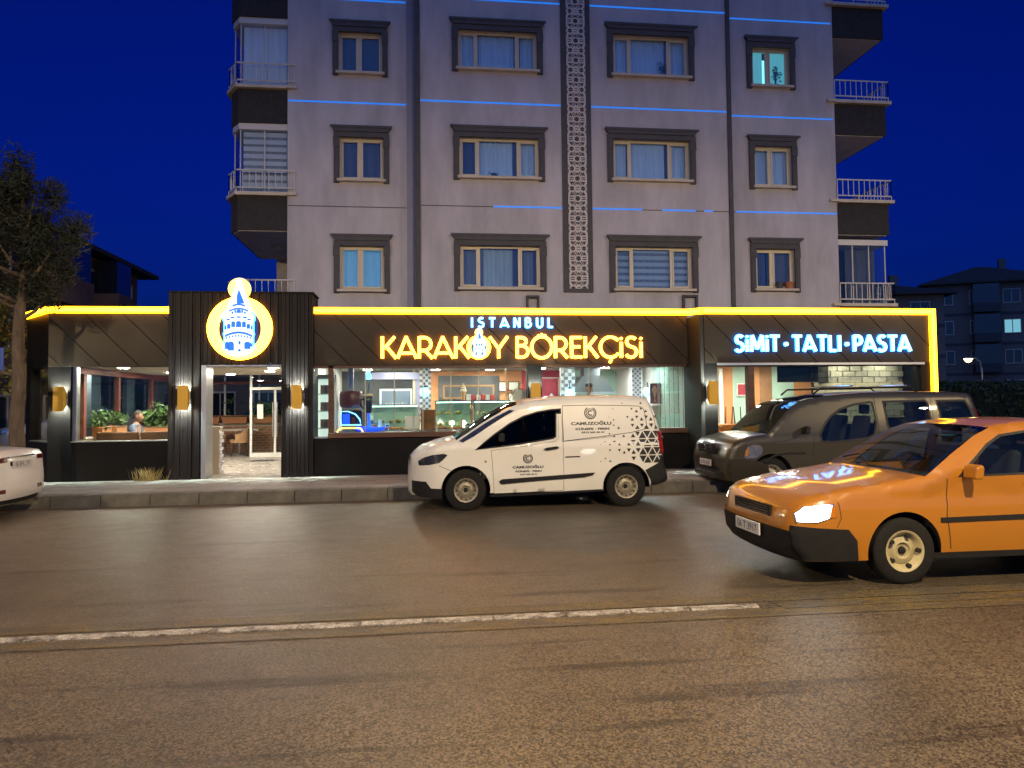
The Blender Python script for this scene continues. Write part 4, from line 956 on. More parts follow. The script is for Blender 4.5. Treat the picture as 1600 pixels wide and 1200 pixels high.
tag(MB().box(4.3, 4.7, 17.9, 18.4, .216, 1.3).build('steel_counter', M_steel, bevel=.01), 'steel work counter beside the worker', 'counter')
ps = framed('dessert_poster', 'dark poster of two tall dessert glasses behind the folded glass', 'poster', 5.42, 5.86, 1.56, 2.07, 17.4, mat('dark_poster', (.05, .05, .10), .5), M_whitew, .02)
for s in (-1, 1): MB().lathe([(.03, .06), (.008, .09), (.01, .16), (.055, .30), (.06, .36), (.035, .42), (.01, .45)], 12).build('dessert_glass', M_foam, ps, smooth=True, loc=(s*.095, -.03, 0)).scale = (1, .1, 1)
framed('pale_panel', 'tall pale green panel under the dessert poster', 'panel', 5.38, 5.93, .216, 1.53, 17.5, M_green, M_whitew, .02)
# right-hand dining room
M_chair = mat('orange_upholstery', (.62, .20, .04), .6, var=.1); M_tvb = mat('tv_black', (.012, .012, .014), .25); M_tab = mat('dark_table', (.05, .05, .052), .5)
def tv(label, x, y, z, rz):
    t = thing('television', label, 'television', (x, y, z), rz); MB().box(-.42, .42, -.03, .03, -.26, .24).build('screen', M_tvb, t, bevel=.01); MB().box(-.39, .39, -.032, -.031, -.23, .21).build('display', mat('tv_glass', (.01, .01, .012), .08), t); MB().box(-.04, .04, .03, .3, .0, .1).build('bracket', M_ink, t)
tv('black television hung facing left under the ceiling of the dining room', 8.07, 15.3, 2.27, R(-20)); tv('black television hung facing right beside the white brick wall', 8.72-.12, 15.36, 2.27, R(38))
def legs_chair(label, x, y, z, rz, flip=False, m=M_chair, group=None):
    t = thing('dining_chair', label, 'chair', (x, y, z), rz, group); s = -1 if flip else 1; o = .46 if flip else 0
    f = lambda zz: o+s*zz
    def bx(n, m_, x0, x1, y0, y1, z0, z1, bv=0): a, b = sorted((f(z0), f(z1))); return MB().box(x0, x1, y0, y1, a, b).build(n, m_, t, bevel=bv)
    bx('seat', m, -.21, .21, -.21, .21, .42, .48, .015); bx('backrest', m, -.21, .21, .16, .21, .485, .86, .015)
    for sx in (-1, 1):
        for sy in (-1, 1): MB().tube([(sx*.18, sy*.18, f(.42)), (sx*.205, sy*.2, f(0))], [.017, .012], 8).build('leg', M_wood, t)
    return t
def table(label, x, y, w, d, m=M_tab, zt=.94):
    t = thing('dining_table', label, 'table', (x, y, .215)); H = zt-.215; MB().box(-w/2, w/2, -d/2, d/2, H-.035, H).build('tabletop', m, t, bevel=.006)
    MB().lathe([(.22, 0), (.22, .015), (.035, .03), (.03, H-.04)], 16).build('pedestal', M_ink, t); return t
table('dark table carrying upturned chairs in the right-hand room', 7.55, 17.5, 1.3, .7, zt=1.02); table('dark table nearest the dining room window', 8.6, 16.2, 1.0, .7); table('dark table by the rear of the dining room', 9.2, 18.2, 1.0, .7)
for i, x in enumerate((7.25, 7.85)): legs_chair(('left upturned chair on the dark table in the right-hand room', 'right upturned chair on the dark table in the right-hand room')[i], x, 17.5, 1.022, R(180), True)
def armchair(label, x, y, rz, m):
    t = thing('armchair', label, 'armchair', (x, y, .215), rz); MB().box(-.28, .28, -.27, .25, .36, .47).build('seat', m, t, bevel=.03); MB().prism([(-.30, .47), (.30, .47), (.33, .84), (.25, .90), (-.25, .90), (-.33, .84)], .20, .28).build('backrest', m, t, bevel=.03)
    for s in (-1, 1):
        MB().prism([(-.25, .44), (.22, .44), (.22, .70), (-.18, .66), (-.25, .6)], s*.31-.03, s*.31+.03, 'x').build('armrest', m, t, bevel=.02)
        for q in (-.22, .2): MB().tube([(s*.24, q, .36), (s*.27, q*1.1, 0)], [.022, .014], 8).build('leg', M_wood, t)
armchair('orange armchair just inside the right-hand window', 6.72, 16.1, R(200), M_chair); armchair('red armchair behind the dark parked minivan', 9.4, 17.2, R(160), mat('red_upholstery', (.42, .03, .03), .6))
sp(box('striped_curtain', M_whitew, None, 8.0, 8.1, 19.4, 19.55, .215, 2.5)); framed('wall_picture', 'small red and white picture on the mint wall of the dining room', 'picture', 8.55, 8.85, 1.75, 2.1, 19.58, M_red, M_whitew, .03)
# ================================================================== terrace
M_tbrick = mat('red_brick', (.36, .17, .10), .85, var=.3, scale=5, bump=.4, bscale=40); M_mort = mat('pale_mortar', (.52, .44, .34), .9); M_mull = mat('red_brown_mullion', (.16, .045, .03), .45, var=.15); M_planter = mat('terracotta_planter', (.46, .19, .07), .75, var=.12); M_sofa = mat('brown_sofa', (.20, .085, .03), .6, var=.12); M_tan = mat('tan_upholstery', (.36, .21, .10), .7, var=.1); M_leaf = mat('potted_leaf', (.065, .13, .03), .5, var=.45, scale=7); M_gl2 = glass('terrace_glass', (.75, .8, .85), 1.4)
# left side wall of the terrace: mullions, glass, brick half wall
for i, y in enumerate((16.6, 18.4, 20.6, 22.8)): sp(MB().box(-7.08, -6.97, y, y+.12, .96, 2.32).build('mullion', M_mull, bevel=.004))
sp(box('glazing_head', M_mull, None, -7.08, -6.96, 16.4, 23.4, 2.33, 2.455)); 
for a, b in ((16.73, 18.39), (18.53, 20.59), (20.73, 22.79)): sp(MB().box(-7.03, -7.02, a, b, .97, 2.325).build('pane', M_gl2))
for i, y in enumerate((17.3, 19.3, 21.5)): sp(MB().box(-7.22, -7.12, y, y+.5,   .9, 2.45).build('shutter_panel', mat('slate_shutter', (.10, .12, .13), .5) if i == 0 else bpy.data.materials['slate_shutter']))
def brick_run(p0, p1, z0, z1, name='half_wall', sgn=1, bm_=None):
    """half wall with single bricks on its room side"""
    P0, P1 = Vector((*p0, 0)), Vector((*p1, 0)); d = (P1-P0); L = d.length; d.normalize(); n = Vector((d.y, -d.x, 0))*sgn; ang = math.atan2(d.y, d.x)
    c = [P0, P1, P1-n*.16, P0-n*.16]
    w = sp(MB().prism([(p.x, p.y) for p in c], z0, z1, 'z').build(name, M_mort)); b0 = None; r = 0; z = z0+.02
    while z+.075 < z1:
        x = .0 if r % 2 else -.11
        while x < L-.05:
            if b0 is None: b0 = o = MB().box(.006, .214, -.012, .012, 0, .065).build('brick', bm_ or M_tbrick, w, bevel=.005)
            else: o = b0.copy(); col.objects.link(o)
            q = P0+d*max(x, 0)+n*rnd.uniform(.0, .008); o.location = (q.x, q.y, z); o.rotation_euler.z = ang; x += .22
        z += .078; r += 1
    sp(MB().prism([(p.x+n.x*.04*0, p.y) for p in [P0+n*.03, P1+n*.03, P1-n*.19, P0-n*.19]], z1+.001, z1+.04, 'z').build('coping', M_sill)); return w
brick_run((-6.95, 23.5), (-2.4, 23.5), .215, 1.06); brick_run((-6.96, 16.6), (-6.96, 23.3), .215, .96, sgn=1); brick_run((-4.16, 16.2), (-4.16, 16.42), .215, 1.16, 'pale_half_wall', 1, mat('pale_brick', (.50, .50, .54), .8, var=.15, scale=6))
sp(box('rear_head', M_mull, None, -7.0, -2.3, 23.5, 23.62, 2.28, 2.36))
for x in (-6.9, -5.9, -4.9): sp(box('mullion', M_rail, None, x, x+.05, 23.52, 23.58, 1.1, 2.9))
def foliage(o, cx, cy, cz, rx, ry, rz_, n, size, rg, m=None, asp=.5): 
    pts = []
    while len(pts) < n:
        q = (rg.uniform(-.8, .8), rg.uniform(-.6, .6), rg.gauss(0, .55)); k = rg.randint(9, 22)
        for _ in range(k): pts.append((cx+(q[0]+rg.gauss(0, .20))*rx, cy+(q[1]+rg.gauss(0, .3))*ry, cz+(q[2]+rg.gauss(0, .24))*rz_))
    return leaf_mesh(pts[:int(n*.8)], size*1.15, rg, asp).build('foliage', m or M_leaf, o)
def planter(label, x, y, z, w, h, leaf, seed, rz=0., lh=.26):
    t = thing('planter', label, 'planter', (x, y, z), rz); rg = random.Random(seed); d = .11
    MB().prism([(-w/2+.03, 0), (w/2-.03, 0), (w/2, h*.85), (w/2+.015, h*.86), (w/2+.015, h), (-w/2-.015, h), (-w/2-.015, h*.86), (-w/2, h*.85)], -d, d).build('trough', M_planter, t, bevel=.006); MB().box(-w/2+.02, w/2-.02, -d-.001, d+.001, h*.8, h*.96).build('soil', M_soil, t)
    if leaf:
        mb = MB()
        for k in range(5): a = rg.uniform(-w*.4, w*.4); mb.tube([(a, 0, h*.9), (a+rg.uniform(-.05, .05), rg.uniform(-.04, .04), h+lh*.8)], .007, 5)
        mb.build('stem', M_leafd, t); foliage(t, 0, 0, h+lh*.55, w*.5, .15, lh*.62, leaf, .055, rg)
for i, (x, l) in enumerate(((-6.35, 0), (-5.55, 40), (-4.75, 320), (-3.9, 120), (-3.1, 80))): planter(('bare terracotta planter at the left of the rear half wall', 'terracotta planter with a small sprig on the rear half wall', 'terracotta planter with a bushy plant on the rear half wall', 'terracotta planter behind the open glass door', 'terracotta planter at the far right of the rear half wall')[i], x, 23.42, 1.102, .74, .24, l, 20+i)
planter('brown planter with a bushy green plant behind the chamfered corner pane', -7.34, 16.40, .973, .42, .2, 420, 31, R(-50), .42)
planter('terracotta planter with a leafy plant at the left of the terrace window', -6.85, 17.2, 1.002, .5, .2, 220, 32, R(90), .3)
planter('terracotta planter with a leafy plant in front of the first slate shutter', -6.85, 18.0, 1.002, .6, .2, 260, 33, R(90), .3)
planter('planter with a wide bushy plant at the right of the terrace window', -5.75, 17.6, 1.06, .8, .12, 620, 34, 0, .34)
tag(box('planter_stand', M_tan, None, -6.2, -5.3, 17.4, 17.8, .216, 1.058, .01), 'low tan stand under the wide bushy planter', 'stand')
def sofa(label, x, y, w, m): 
    t = thing('bench_sofa', label, 'sofa', (x, y, .215)); MB().box(-w/2, w/2, 0, .12, .12, .90).build('backrest', m, t, bevel=.03); MB().box(-w/2, w/2, .125, .62, .12, .46).build('seat', m, t, bevel=.03); MB().box(-w/2+.05, w/2-.05, .05, .6, 0, .119).build('plinth', M_ink, t)
sofa('left brown bench sofa seen from behind in the terrace window', -6.18, 16.25, .82, M_sofa); sofa('right brown bench sofa seen from behind in the terrace window', -5.33, 16.25, .80, M_sofa)
def tub_chair(label, x, y, rz):
    t = thing('tub_chair', label, 'chair', (x, y, .215), rz); n = 14; mb = MB()
    for k in range(n+1):
        a = R(-20+220*k/n); h = .62+.20*math.sin(max(0, min(math.pi, a)))
        for rr, zz in ((.25, .42), (.29, h), (.25, h), (.215, .45)): mb.v.append((rr*math.cos(a), rr*math.sin(a), zz))
    for k in range(n):
        for q in range(4): mb.f.append((4*k+q, 4*k+(q+1) % 4, 4*k+4+(q+1) % 4, 4*k+4+q))
    mb.f += [(0, 1, 2, 3), (4*n+3, 4*n+2, 4*n+1, 4*n)]
    mb.build('shell', M_tan, t, smooth=True, angle=50); MB().lathe([(.24, .38), (.255, .42), (.24, .47), (.01, .48)], 20).build('seat', M_tan, t, smooth=True, angle=40)
    for sx in (-1, 1):
        for sy in (-1, 1): MB().tube([(sx*.15, sy*.15, .4), (sx*.22, sy*.22, 0)], [.016, .010], 8).build('leg', M_ink, t)
tub_chair('tan tub chair facing left at the terrace table seen through the entrance', -5.75, 22.1, R(150)); tub_chair('tan tub chair with its rounded back to the entrance', -5.05, 21.8, R(-80)) 
tt = thing('terrace_table', 'pale terrace table between the two tan tub chairs', 'table', (-5.25, 22.7, .215)); MB().box(-.6, .6, -.35, .35, .70, .74).build('tabletop', M_sill, tt, bevel=.008); MB().tube([(0, 0, .7), (0, 0, .03)], .04, 10).build('leg', M_steel, tt); MB().lathe([(.25, 0), (.25, .02), (.05, .03)], 18).build('base', M_steel, tt)
# inner glass door with white frame
dr = thing('inner_door', 'white-framed glass door standing inside the entrance', 'door', (-4.0, 21.3, .215))
def dbox(n, m, *a): return MB().box(*a).build(n, m, dr)
dbox('frame', M_whitew, -.66, .56, 0, .08, 1.84, 1.92); dbox('frame', M_whitew, -.66, .56, .001, .079, 2.26, 2.32); dbox('frame', M_whitew, -.66, -.60, .002, .078, 0, 2.259); dbox('frame', M_whitew, .50, .56, .002, .078, 0, 2.259); dbox('frame', M_whitew, -.02, .04, .003, .077, .0, 1.839); dbox('transom_pane', M_gl2, -.599, .499, .03, .036, 1.921, 2.259)
dbox('pane', M_shopglass, -.599, -.021, .03, .036, .12, 1.838); dbox('pane', M_gl2, .041, .499, .03, .036, .12, 1.838); dbox('kick_plate', M_whitew, -.6, .5, .01, .07, 0, .118); dbox('handle', M_steel, -.05, -.03, -.05, -.03, .55, 1.5); dbox('handle', M_steel, .06, .08, -.05, -.03, .55, 1.5); dbox('notice', M_paper, -.46, -.30, -.01, .0, 1.05, 1.45); dbox('notice', M_paper, .2, .42, -.01, 0, 1.55, 1.72)
sp(box('inner_wall', M_dgrey, None, -3.42, -2.33, 21.4, 21.5, .215, 2.6))
tag(box('door_mat', M_ink, None, -4.3, -3.75, 19.7, 20.1, .216, .232, .004), 'small dark mat on the pale tiled floor inside the entrance', 'mat')

# jars, cup stacks and napkin boxes along the window counter
M_jar = glass('jar_glass', (.85, .9, .85), 1.4); rj = random.Random(9)
for i, x in enumerate((-.98, -.86, -.72, .42, .86, 1.02, 1.18, 1.72, 1.86, 2.02, 2.72, 2.86, 3.0, 4.6, 4.75)):
    kd = i % 3; y = 16.3+rj.uniform(-.1, .15); z0 = 1.062
    if kd == 0:
        t = thing('glass_jar', 'small glass jar of sweets on the window counter', 'jar', (x, y, z0), group='jars on the window counter'); h = rj.uniform(.14, .2)
        MB().lathe([(.05, 0), (.055, .02), (.055, h), (.04, h+.015)], 16).build('glass', M_jar, t, smooth=True, angle=40); MB().lathe([(.045, .006), (.047, h*.75), (.01, h*.8)], 14).build('sweets', M_bread if i % 2 else M_red, t, smooth=True); MB().lathe([(.045, h+.016), (.045, h+.04), (.01, h+.045)], 16).build('lid', M_steel, t)
    elif kd == 1:
        t = thing('cup_stack', 'stack of white paper cups on the window counter', 'cup stack', (x, y, z0), group='cup stacks on the window counter'); n = 5+i % 3
        for k in range(n): MB().lathe([(.028, 0), (.04, .085), (.043, .088), (.043, .094)], 14, cap=False).build('paper_cup', M_paper, t, smooth=True, loc=(0, 0, k*.03))
    else:
        t = thing('price_card', 'small folded price card on the window counter', 'price card', (x, y, z0), rj.uniform(-.3, .3), 'price cards on the window counter'); MB().prism([(-.05, 0), (.05, 0), (.045, .15), (-.045, .15)], -.004, .0).build('card', M_paper, t); MB().box(-.03, .03, -.006, -.0045, .05, .12).build('print', M_ink, t)
for i, x in enumerate((.55, .72, .9, 1.2, 1.38, 1.6, 1.9, 2.05)):
    t = thing('bottle', 'small bottle on the shelf under the menu board', 'bottle', (x, 21.2, 1.502), group='bottles under the menu board'); MB().lathe([(.035, 0), (.037, .14), (.012, .19), (.012, .24), (.014, .25)], 14).build('glass', (M_maroon, M_honey, M_leafd)[i % 3], t, smooth=True, angle=40)
tag(box('wall_shelf', M_honey, None, .4, 2.2, 21.05, 21.45, 1.47, 1.50, .005), 'long honey wood shelf under the menu board', 'shelf')

# ================================================================== people
def skin_mesh(J, E, root=0, sub=2):
    """J: list of (x,y,z,r); E: edges. Skin + subdivision, returned as plain mesh data"""
    me = bpy.data.meshes.new('sk'); me.from_pydata([j[:3] for j in J], E, []); o = bpy.data.objects.new('sk', me); col.objects.link(o)
    md = o.modifiers.new('s', 'SKIN'); md.use_smooth_shade = True
    for i, j in enumerate(J):
        sv = me.skin_vertices[0].data[i]; r = j[3] if isinstance(j[3], tuple) else (j[3], j[3]); sv.radius = r; sv.use_root = (i == root)
    o.modifiers.new('u', 'SUBSURF').levels = sub
    bpy.context.view_layer.update()
    m2 = bpy.data.meshes.new_from_object(o.evaluated_get(bpy.context.evaluated_depsgraph_get())); bpy.data.objects.remove(o); bpy.data.meshes.remove(me)
    return m2
def put(me, name, m, par):
    me.name = name; me.materials.clear(); me.materials.append(m); me.shade_smooth(); o = bpy.data.objects.new(name, me); col.objects.link(o); o.parent = par; return o
M_skin = mat('skin', (.42, .22, .14), .55, var=.05, scale=20); M_hair = mat('dark_hair', (.018, .013, .010), .6, var=.3, scale=40); M_trous = mat('dark_trousers', (.03, .03, .04), .8); M_shoe = mat('shoe_leather', (.02, .018, .016), .5); M_eye = mat('eye', (.02, .015, .01), .2); M_lip = mat('lips', (.30, .10, .08), .5)
def head_mesh():
    mb = MB().ball((0, 0, 0), 1, 24, 18); v = []
    for x, y, z in mb.v:                 # face looks along -y
        sx, sy, sz = .078, .098, .118
        if z < -.2: t = min(1, (-.2-z)/.8); sx *= 1-.28*t; sy *= 1-.10*t
        X, Y, Z = x*sx, y*sy, z*sz
        if y < -.75: Y += .006
        if abs(x) < .22 and y < -.6 and -.28 < z < .10: Y -= .024*(1-abs(x)/.22)*(1 if z < -.05 else .5)
        if y < -.5 and abs(abs(x)-.38) < .2 and .0 < z < .22: Y += .010
        v.append((X, Y, Z))
    mb.v = v
    for s in (-1, 1): mb.ball((s*.079, .012, -.004), .03, 8, 6, (.35, .7, 1.1))
    return mb
def person(label, loc, rz, joints, shirt, cap=None, apron=None, headturn=0.):
    """joints: pelvis, chest, neck, head, and per side shoulder, elbow, wrist, hip, knee, ankle; metres from the ground point"""
    p = thing('person', label, 'person', loc, rz); j = joints
    J = []; E = []; idx = {}
    def add(n, pt, r, to=None):
        idx[n] = len(J); J.append((*pt, r)); 
        if to is not None: E.append((idx[to], idx[n]))
    add('pelvis', j['pelvis'], (.14, .11)); mid = [(a+b)/2 for a, b in zip(j['pelvis'], j['chest'])]; add('waist', mid, (.125, .095), 'pelvis'); add('chest', j['chest'], (.15, .11), 'waist'); add('neck', j['neck'], .055, 'chest'); hd = j['head']; add('nk2', [j['neck'][0]*.5+hd[0]*.5, j['neck'][1]*.5+hd[1]*.5, j['neck'][2]*.6+hd[2]*.4], .05, 'neck')
    for s, S in ((-1, 'l'), (1, 'r')):
        add(S+'sh', j[S+'sh'], .062, 'chest'); add(S+'el', j[S+'el'], .045, S+'sh'); add(S+'wr', j[S+'wr'], .030, S+'el')
        d = (Vector(j[S+'wr'])-Vector(j[S+'el'])).normalized(); w = Vector(j[S+'wr']); side = d.cross(Vector((0, 0, 1))).normalized() if abs(d.z) < .9 else Vector((1, 0, 0)); add(S+'pm', tuple(w+d*.07), (.038, .02), S+'wr')
        for k, L in enumerate((.075, .085, .08, .06)):
            b = w+d*.095+side*(-.028+.019*k); add(f'{S}f{k}', tuple(b), .0095, S+'pm'); add(f'{S}g{k}', tuple(b+d*L*.55-Vector((0, 0, .012))), .009, f'{S}f{k}'); add(f'{S}h{k}', tuple(b+d*L*.9-Vector((0, 0, .035))), .008, f'{S}g{k}')
        tb = w+d*.035-side*.04*s; add(S+'t0', tuple(tb), .011, S+'wr'); add(S+'t1', tuple(tb+d*.04-side*.02*s), .010, S+'t0')
        add(S+'hp', j[S+'hp'], .095, 'pelvis'); add(S+'kn', j[S+'kn'], .062, S+'hp'); add(S+'an', j[S+'an'], .042, S+'kn'); a = Vector(j[S+'an']); add(S+'toe', (a.x, a.y-.16, a.z-.05), (.042, .03), S+'an')
    body = skin_mesh(J, E, 0); bm = bmesh.new(); bm.from_mesh(body)
    hm = head_mesh(); rot = Matrix.Rotation(headturn, 3, 'Z'); vs = [bm.verts.new(rot @ Vector(q)+Vector(hd)) for q in hm.v]
    for f in hm.f: bm.faces.new([vs[k] for k in f])
    bmesh.ops.recalc_face_normals(bm, faces=bm.faces); bm.to_mesh(body); bm.free(); put(body, 'body', M_skin, p)
    g = .022
    def grow(names, es, extra=g): 
        n = {a: i for i, a in enumerate(names)}; JJ = []
        for a in names: q = J[idx[a]]; r = q[3] if isinstance(q[3], tuple) else (q[3], q[3]); JJ.append((*q[:3], (r[0]+extra, r[1]+extra)))
        return skin_mesh(JJ, [(n[a], n[b]) for a, b in es], 0)
    put(grow(['waist', 'pelvis', 'chest', 'neck', 'lsh', 'rsh', 'lel', 'rel'], [('pelvis', 'waist'), ('waist', 'chest'), ('chest', 'neck'), ('chest', 'lsh'), ('chest', 'rsh'), ('lsh', 'lel'), ('rsh', 'rel')], .016), 'shirt', shirt, p)
    put(grow(['pelvis', 'lhp', 'lkn', 'lan', 'rhp', 'rkn', 'ran'], [('pelvis', 'lhp'), ('lhp', 'lkn'), ('lkn', 'lan'), ('pelvis', 'rhp'), ('rhp', 'rkn'), ('rkn', 'ran')], .018), 'trousers', M_trous, p)
    for S in 'lr': a = j[S+'an']; MB().box(a[0]-.05, a[0]+.05, a[1]-.22, a[1]+.06, a[2]-.085, a[2]+.01).build('shoe', M_shoe, p, bevel=.03)
    def hpart(mb, n, m): mb.v = [tuple(rot @ Vector(q)+Vector(hd)) for q in mb.v]; return mb.build(n, m, p, smooth=True)
    for s in (-1, 1): hpart(MB().ball((s*.032, -.086, .012), .011, 8, 6, (1.3, .5, .7)), 'eye', M_eye)
    hpart(MB().ball((0, -.092, -.052), .024, 10, 6, (1, .3, .28)), 'mouth', M_lip)
    hair = MB(); b = MB().ball((0, .004, .012), 1, 24, 18); keep = lambda q: q[2] > .38 or (q[1] > .1 and q[2] > -.35)
    hair.v = [(x*.088, y*.110+.006, z*.131+.012) for x, y, z in [(q[0], q[1]-.004, q[2]-.012) for q in b.v]]; hair.f = [f for f in b.f if all(keep(b.v[k]) for k in f)]; hpart(hair, 'hair', M_hair)
    if cap:
        hpart(MB().lathe([(.088, .045), (.094, .07), (.088, .105), (.06, .132), (.01, .14)], 20), 'cap', cap); hpart(MB().prism([(-.07, -.07), (.07, -.07), (.055, -.15), (0, -.165), (-.055, -.15)], .046, .056, 'z'), 'cap_peak', cap)
    if apron: MB().box(-.12, .12, j['chest'][1]-.15, j['chest'][1]-.135, .7, j['chest'][2]+.02).build('apron', apron, p)
    return p
M_yshirt = mat('yellow_shirt', (.62, .42, .10), .8); M_bshirt = mat('blue_check_shirt', (.03, .05, .12), .8, c2=(.20, .24, .32), scale=30)
person('worker in a black cap and yellow shirt standing behind the white van', (3.9, 17.2, .30), 0,
       dict(pelvis=(0, 0, .95), chest=(0, -.02, 1.30), neck=(0, -.02, 1.47), head=(0, -.05, 1.64), lsh=(-.19, -.01, 1.40), rsh=(.19, -.01, 1.40), lel=(-.26, -.08, 1.13), rel=(.27, -.06, 1.13), lwr=(-.20, -.30, 1.02), rwr=(.20, -.30, 1.02), lhp=(-.09, 0, .90), rhp=(.09, 0, .90), lkn=(-.10, -.02, .5), rkn=(.10, -.02, .5), lan=(-.10, 0, .09), ran=(.10, 0, .09)),
       M_yshirt, cap=M_ink, apron=M_ink)
person('man in a blue checked shirt seated in the terrace facing right', (-6.15, 17.05, .215), R(90),
       dict(pelvis=(0, 0, .52), chest=(0, -.04, .86), neck=(0, -.05, 1.04), head=(0, -.10, 1.20), lsh=(-.19, -.04, .97), rsh=(.19, -.04, .97), lel=(-.24, -.16, .74), rel=(.24, -.16, .74), lwr=(-.14, -.38, .72), rwr=(.14, -.38, .72), lhp=(-.10, -.04, .50), rhp=(.10, -.04, .50), lkn=(-.12, -.45, .50), rkn=(.12, -.45, .50), lan=(-.12, -.42, .09), ran=(.12, -.42, .09)),
       M_bshirt, headturn=.0)
tag(MB().box(-6.45, -5.85, 16.95, 17.2, .216, .60).build('stool', M_tan, bevel=.02), 'tan block stool under the seated man', 'stool')
tag(MB().box(3.5, 4.25, 16.9, 17.5, .216, .298).build('floor_platform', M_honey, bevel=.005), 'low wooden floor platform under the worker', 'platform')

# ================================================================== vehicles (all face -x; x runs from the nose to the tail, z up)
M_tyre = mat('tyre_rubber', (.013, .0125, .012), .85, var=.2, scale=20, bump=.3, bscale=50, spec=.2); M_plastic = mat('black_plastic', (.016, .0155, .016), .6, var=.15, scale=12, bump=.15, bscale=150, spec=.2); M_rimg = mat('steel_rim', (.30, .28, .24), .45, metal=.6, var=.2, scale=14); M_under = mat('underbody', (.012, .012, .012), .9); M_seat = mat('seat_fabric', (.03, .03, .034), .9, var=.2); M_chrome = mat('chrome', (.75, .75, .76), .12, metal=1.); M_plate = mat('number_plate', (.62, .62, .6), .5); M_redlens = mat('red_lens', (.30, .01, .008), .15, coat=.5); M_clearlens = mat('clear_lens', (.42, .44, .48), .15, metal=.85, coat=1., var=.45, scale=5); M_rubber = mat('rubber_seal', (.015, .015, .015), .7); M_seam = mat('panel_gap', (.02, .018, .015), .9)
M_tint = glass('tinted_glass', (.035, .038, .042), 1.28, gloss=.45); M_carglass = glass('car_glass', (.62, .68, .66), 1.5); M_dklens = mat('dark_headlamp', (.02, .022, .035), .08, coat=1., var=.5, scale=10)
def wheel(par, x, y, r, w, rimr, style, rim=M_rimg):
    s = -1 if y < 0 else 1
    t = MB().lathe([(rimr, -w*.46), (r*.90, -w*.5), (r*.985, -w*.40), (r, -w*.2), (r, w*.2), (r*.985, w*.40), (r*.90, w*.5), (rimr, w*.46)], 40, 'y', cap=False).build('wheel', M_tyre, par, smooth=True, angle=45, loc=(x, y-s*w/2, r))
    o = s*w*.5
    MB().lathe([(.02, o*.35), (rimr*.34, o*.42), (rimr*.40, o*.62), (rimr*.62, o*.50), (rimr*.70, o*.40), (rimr*.86, o*.80), (rimr*.93, o*.93), (rimr*1.01, o*.96), (rimr*1.01, o*.7), (rimr*.95, o*.2), (rimr*.9, -o*.6)], 40, 'y', cap=False).build('rim', rim, t, smooth=True, angle=35)
    MB().lathe([(.02, o*.66), (rimr*.16, o*.64), (rimr*.19, o*.42)], 20, 'y').build('hub_cap', M_plastic, t, smooth=True)
    n = 12 if style == 'steel' else 5; mb = MB()
    for k in range(n):
        a = 2*math.pi*k/n; q = rimr*.77; mb.lathe([(rimr*(.055 if n == 12 else .12), o*.58), (rimr*(.055 if n == 12 else .12), o*.9)], 8, 'y', (q*math.cos(a), 0, q*math.sin(a)))
    mb.build('rim_holes', M_under, t)
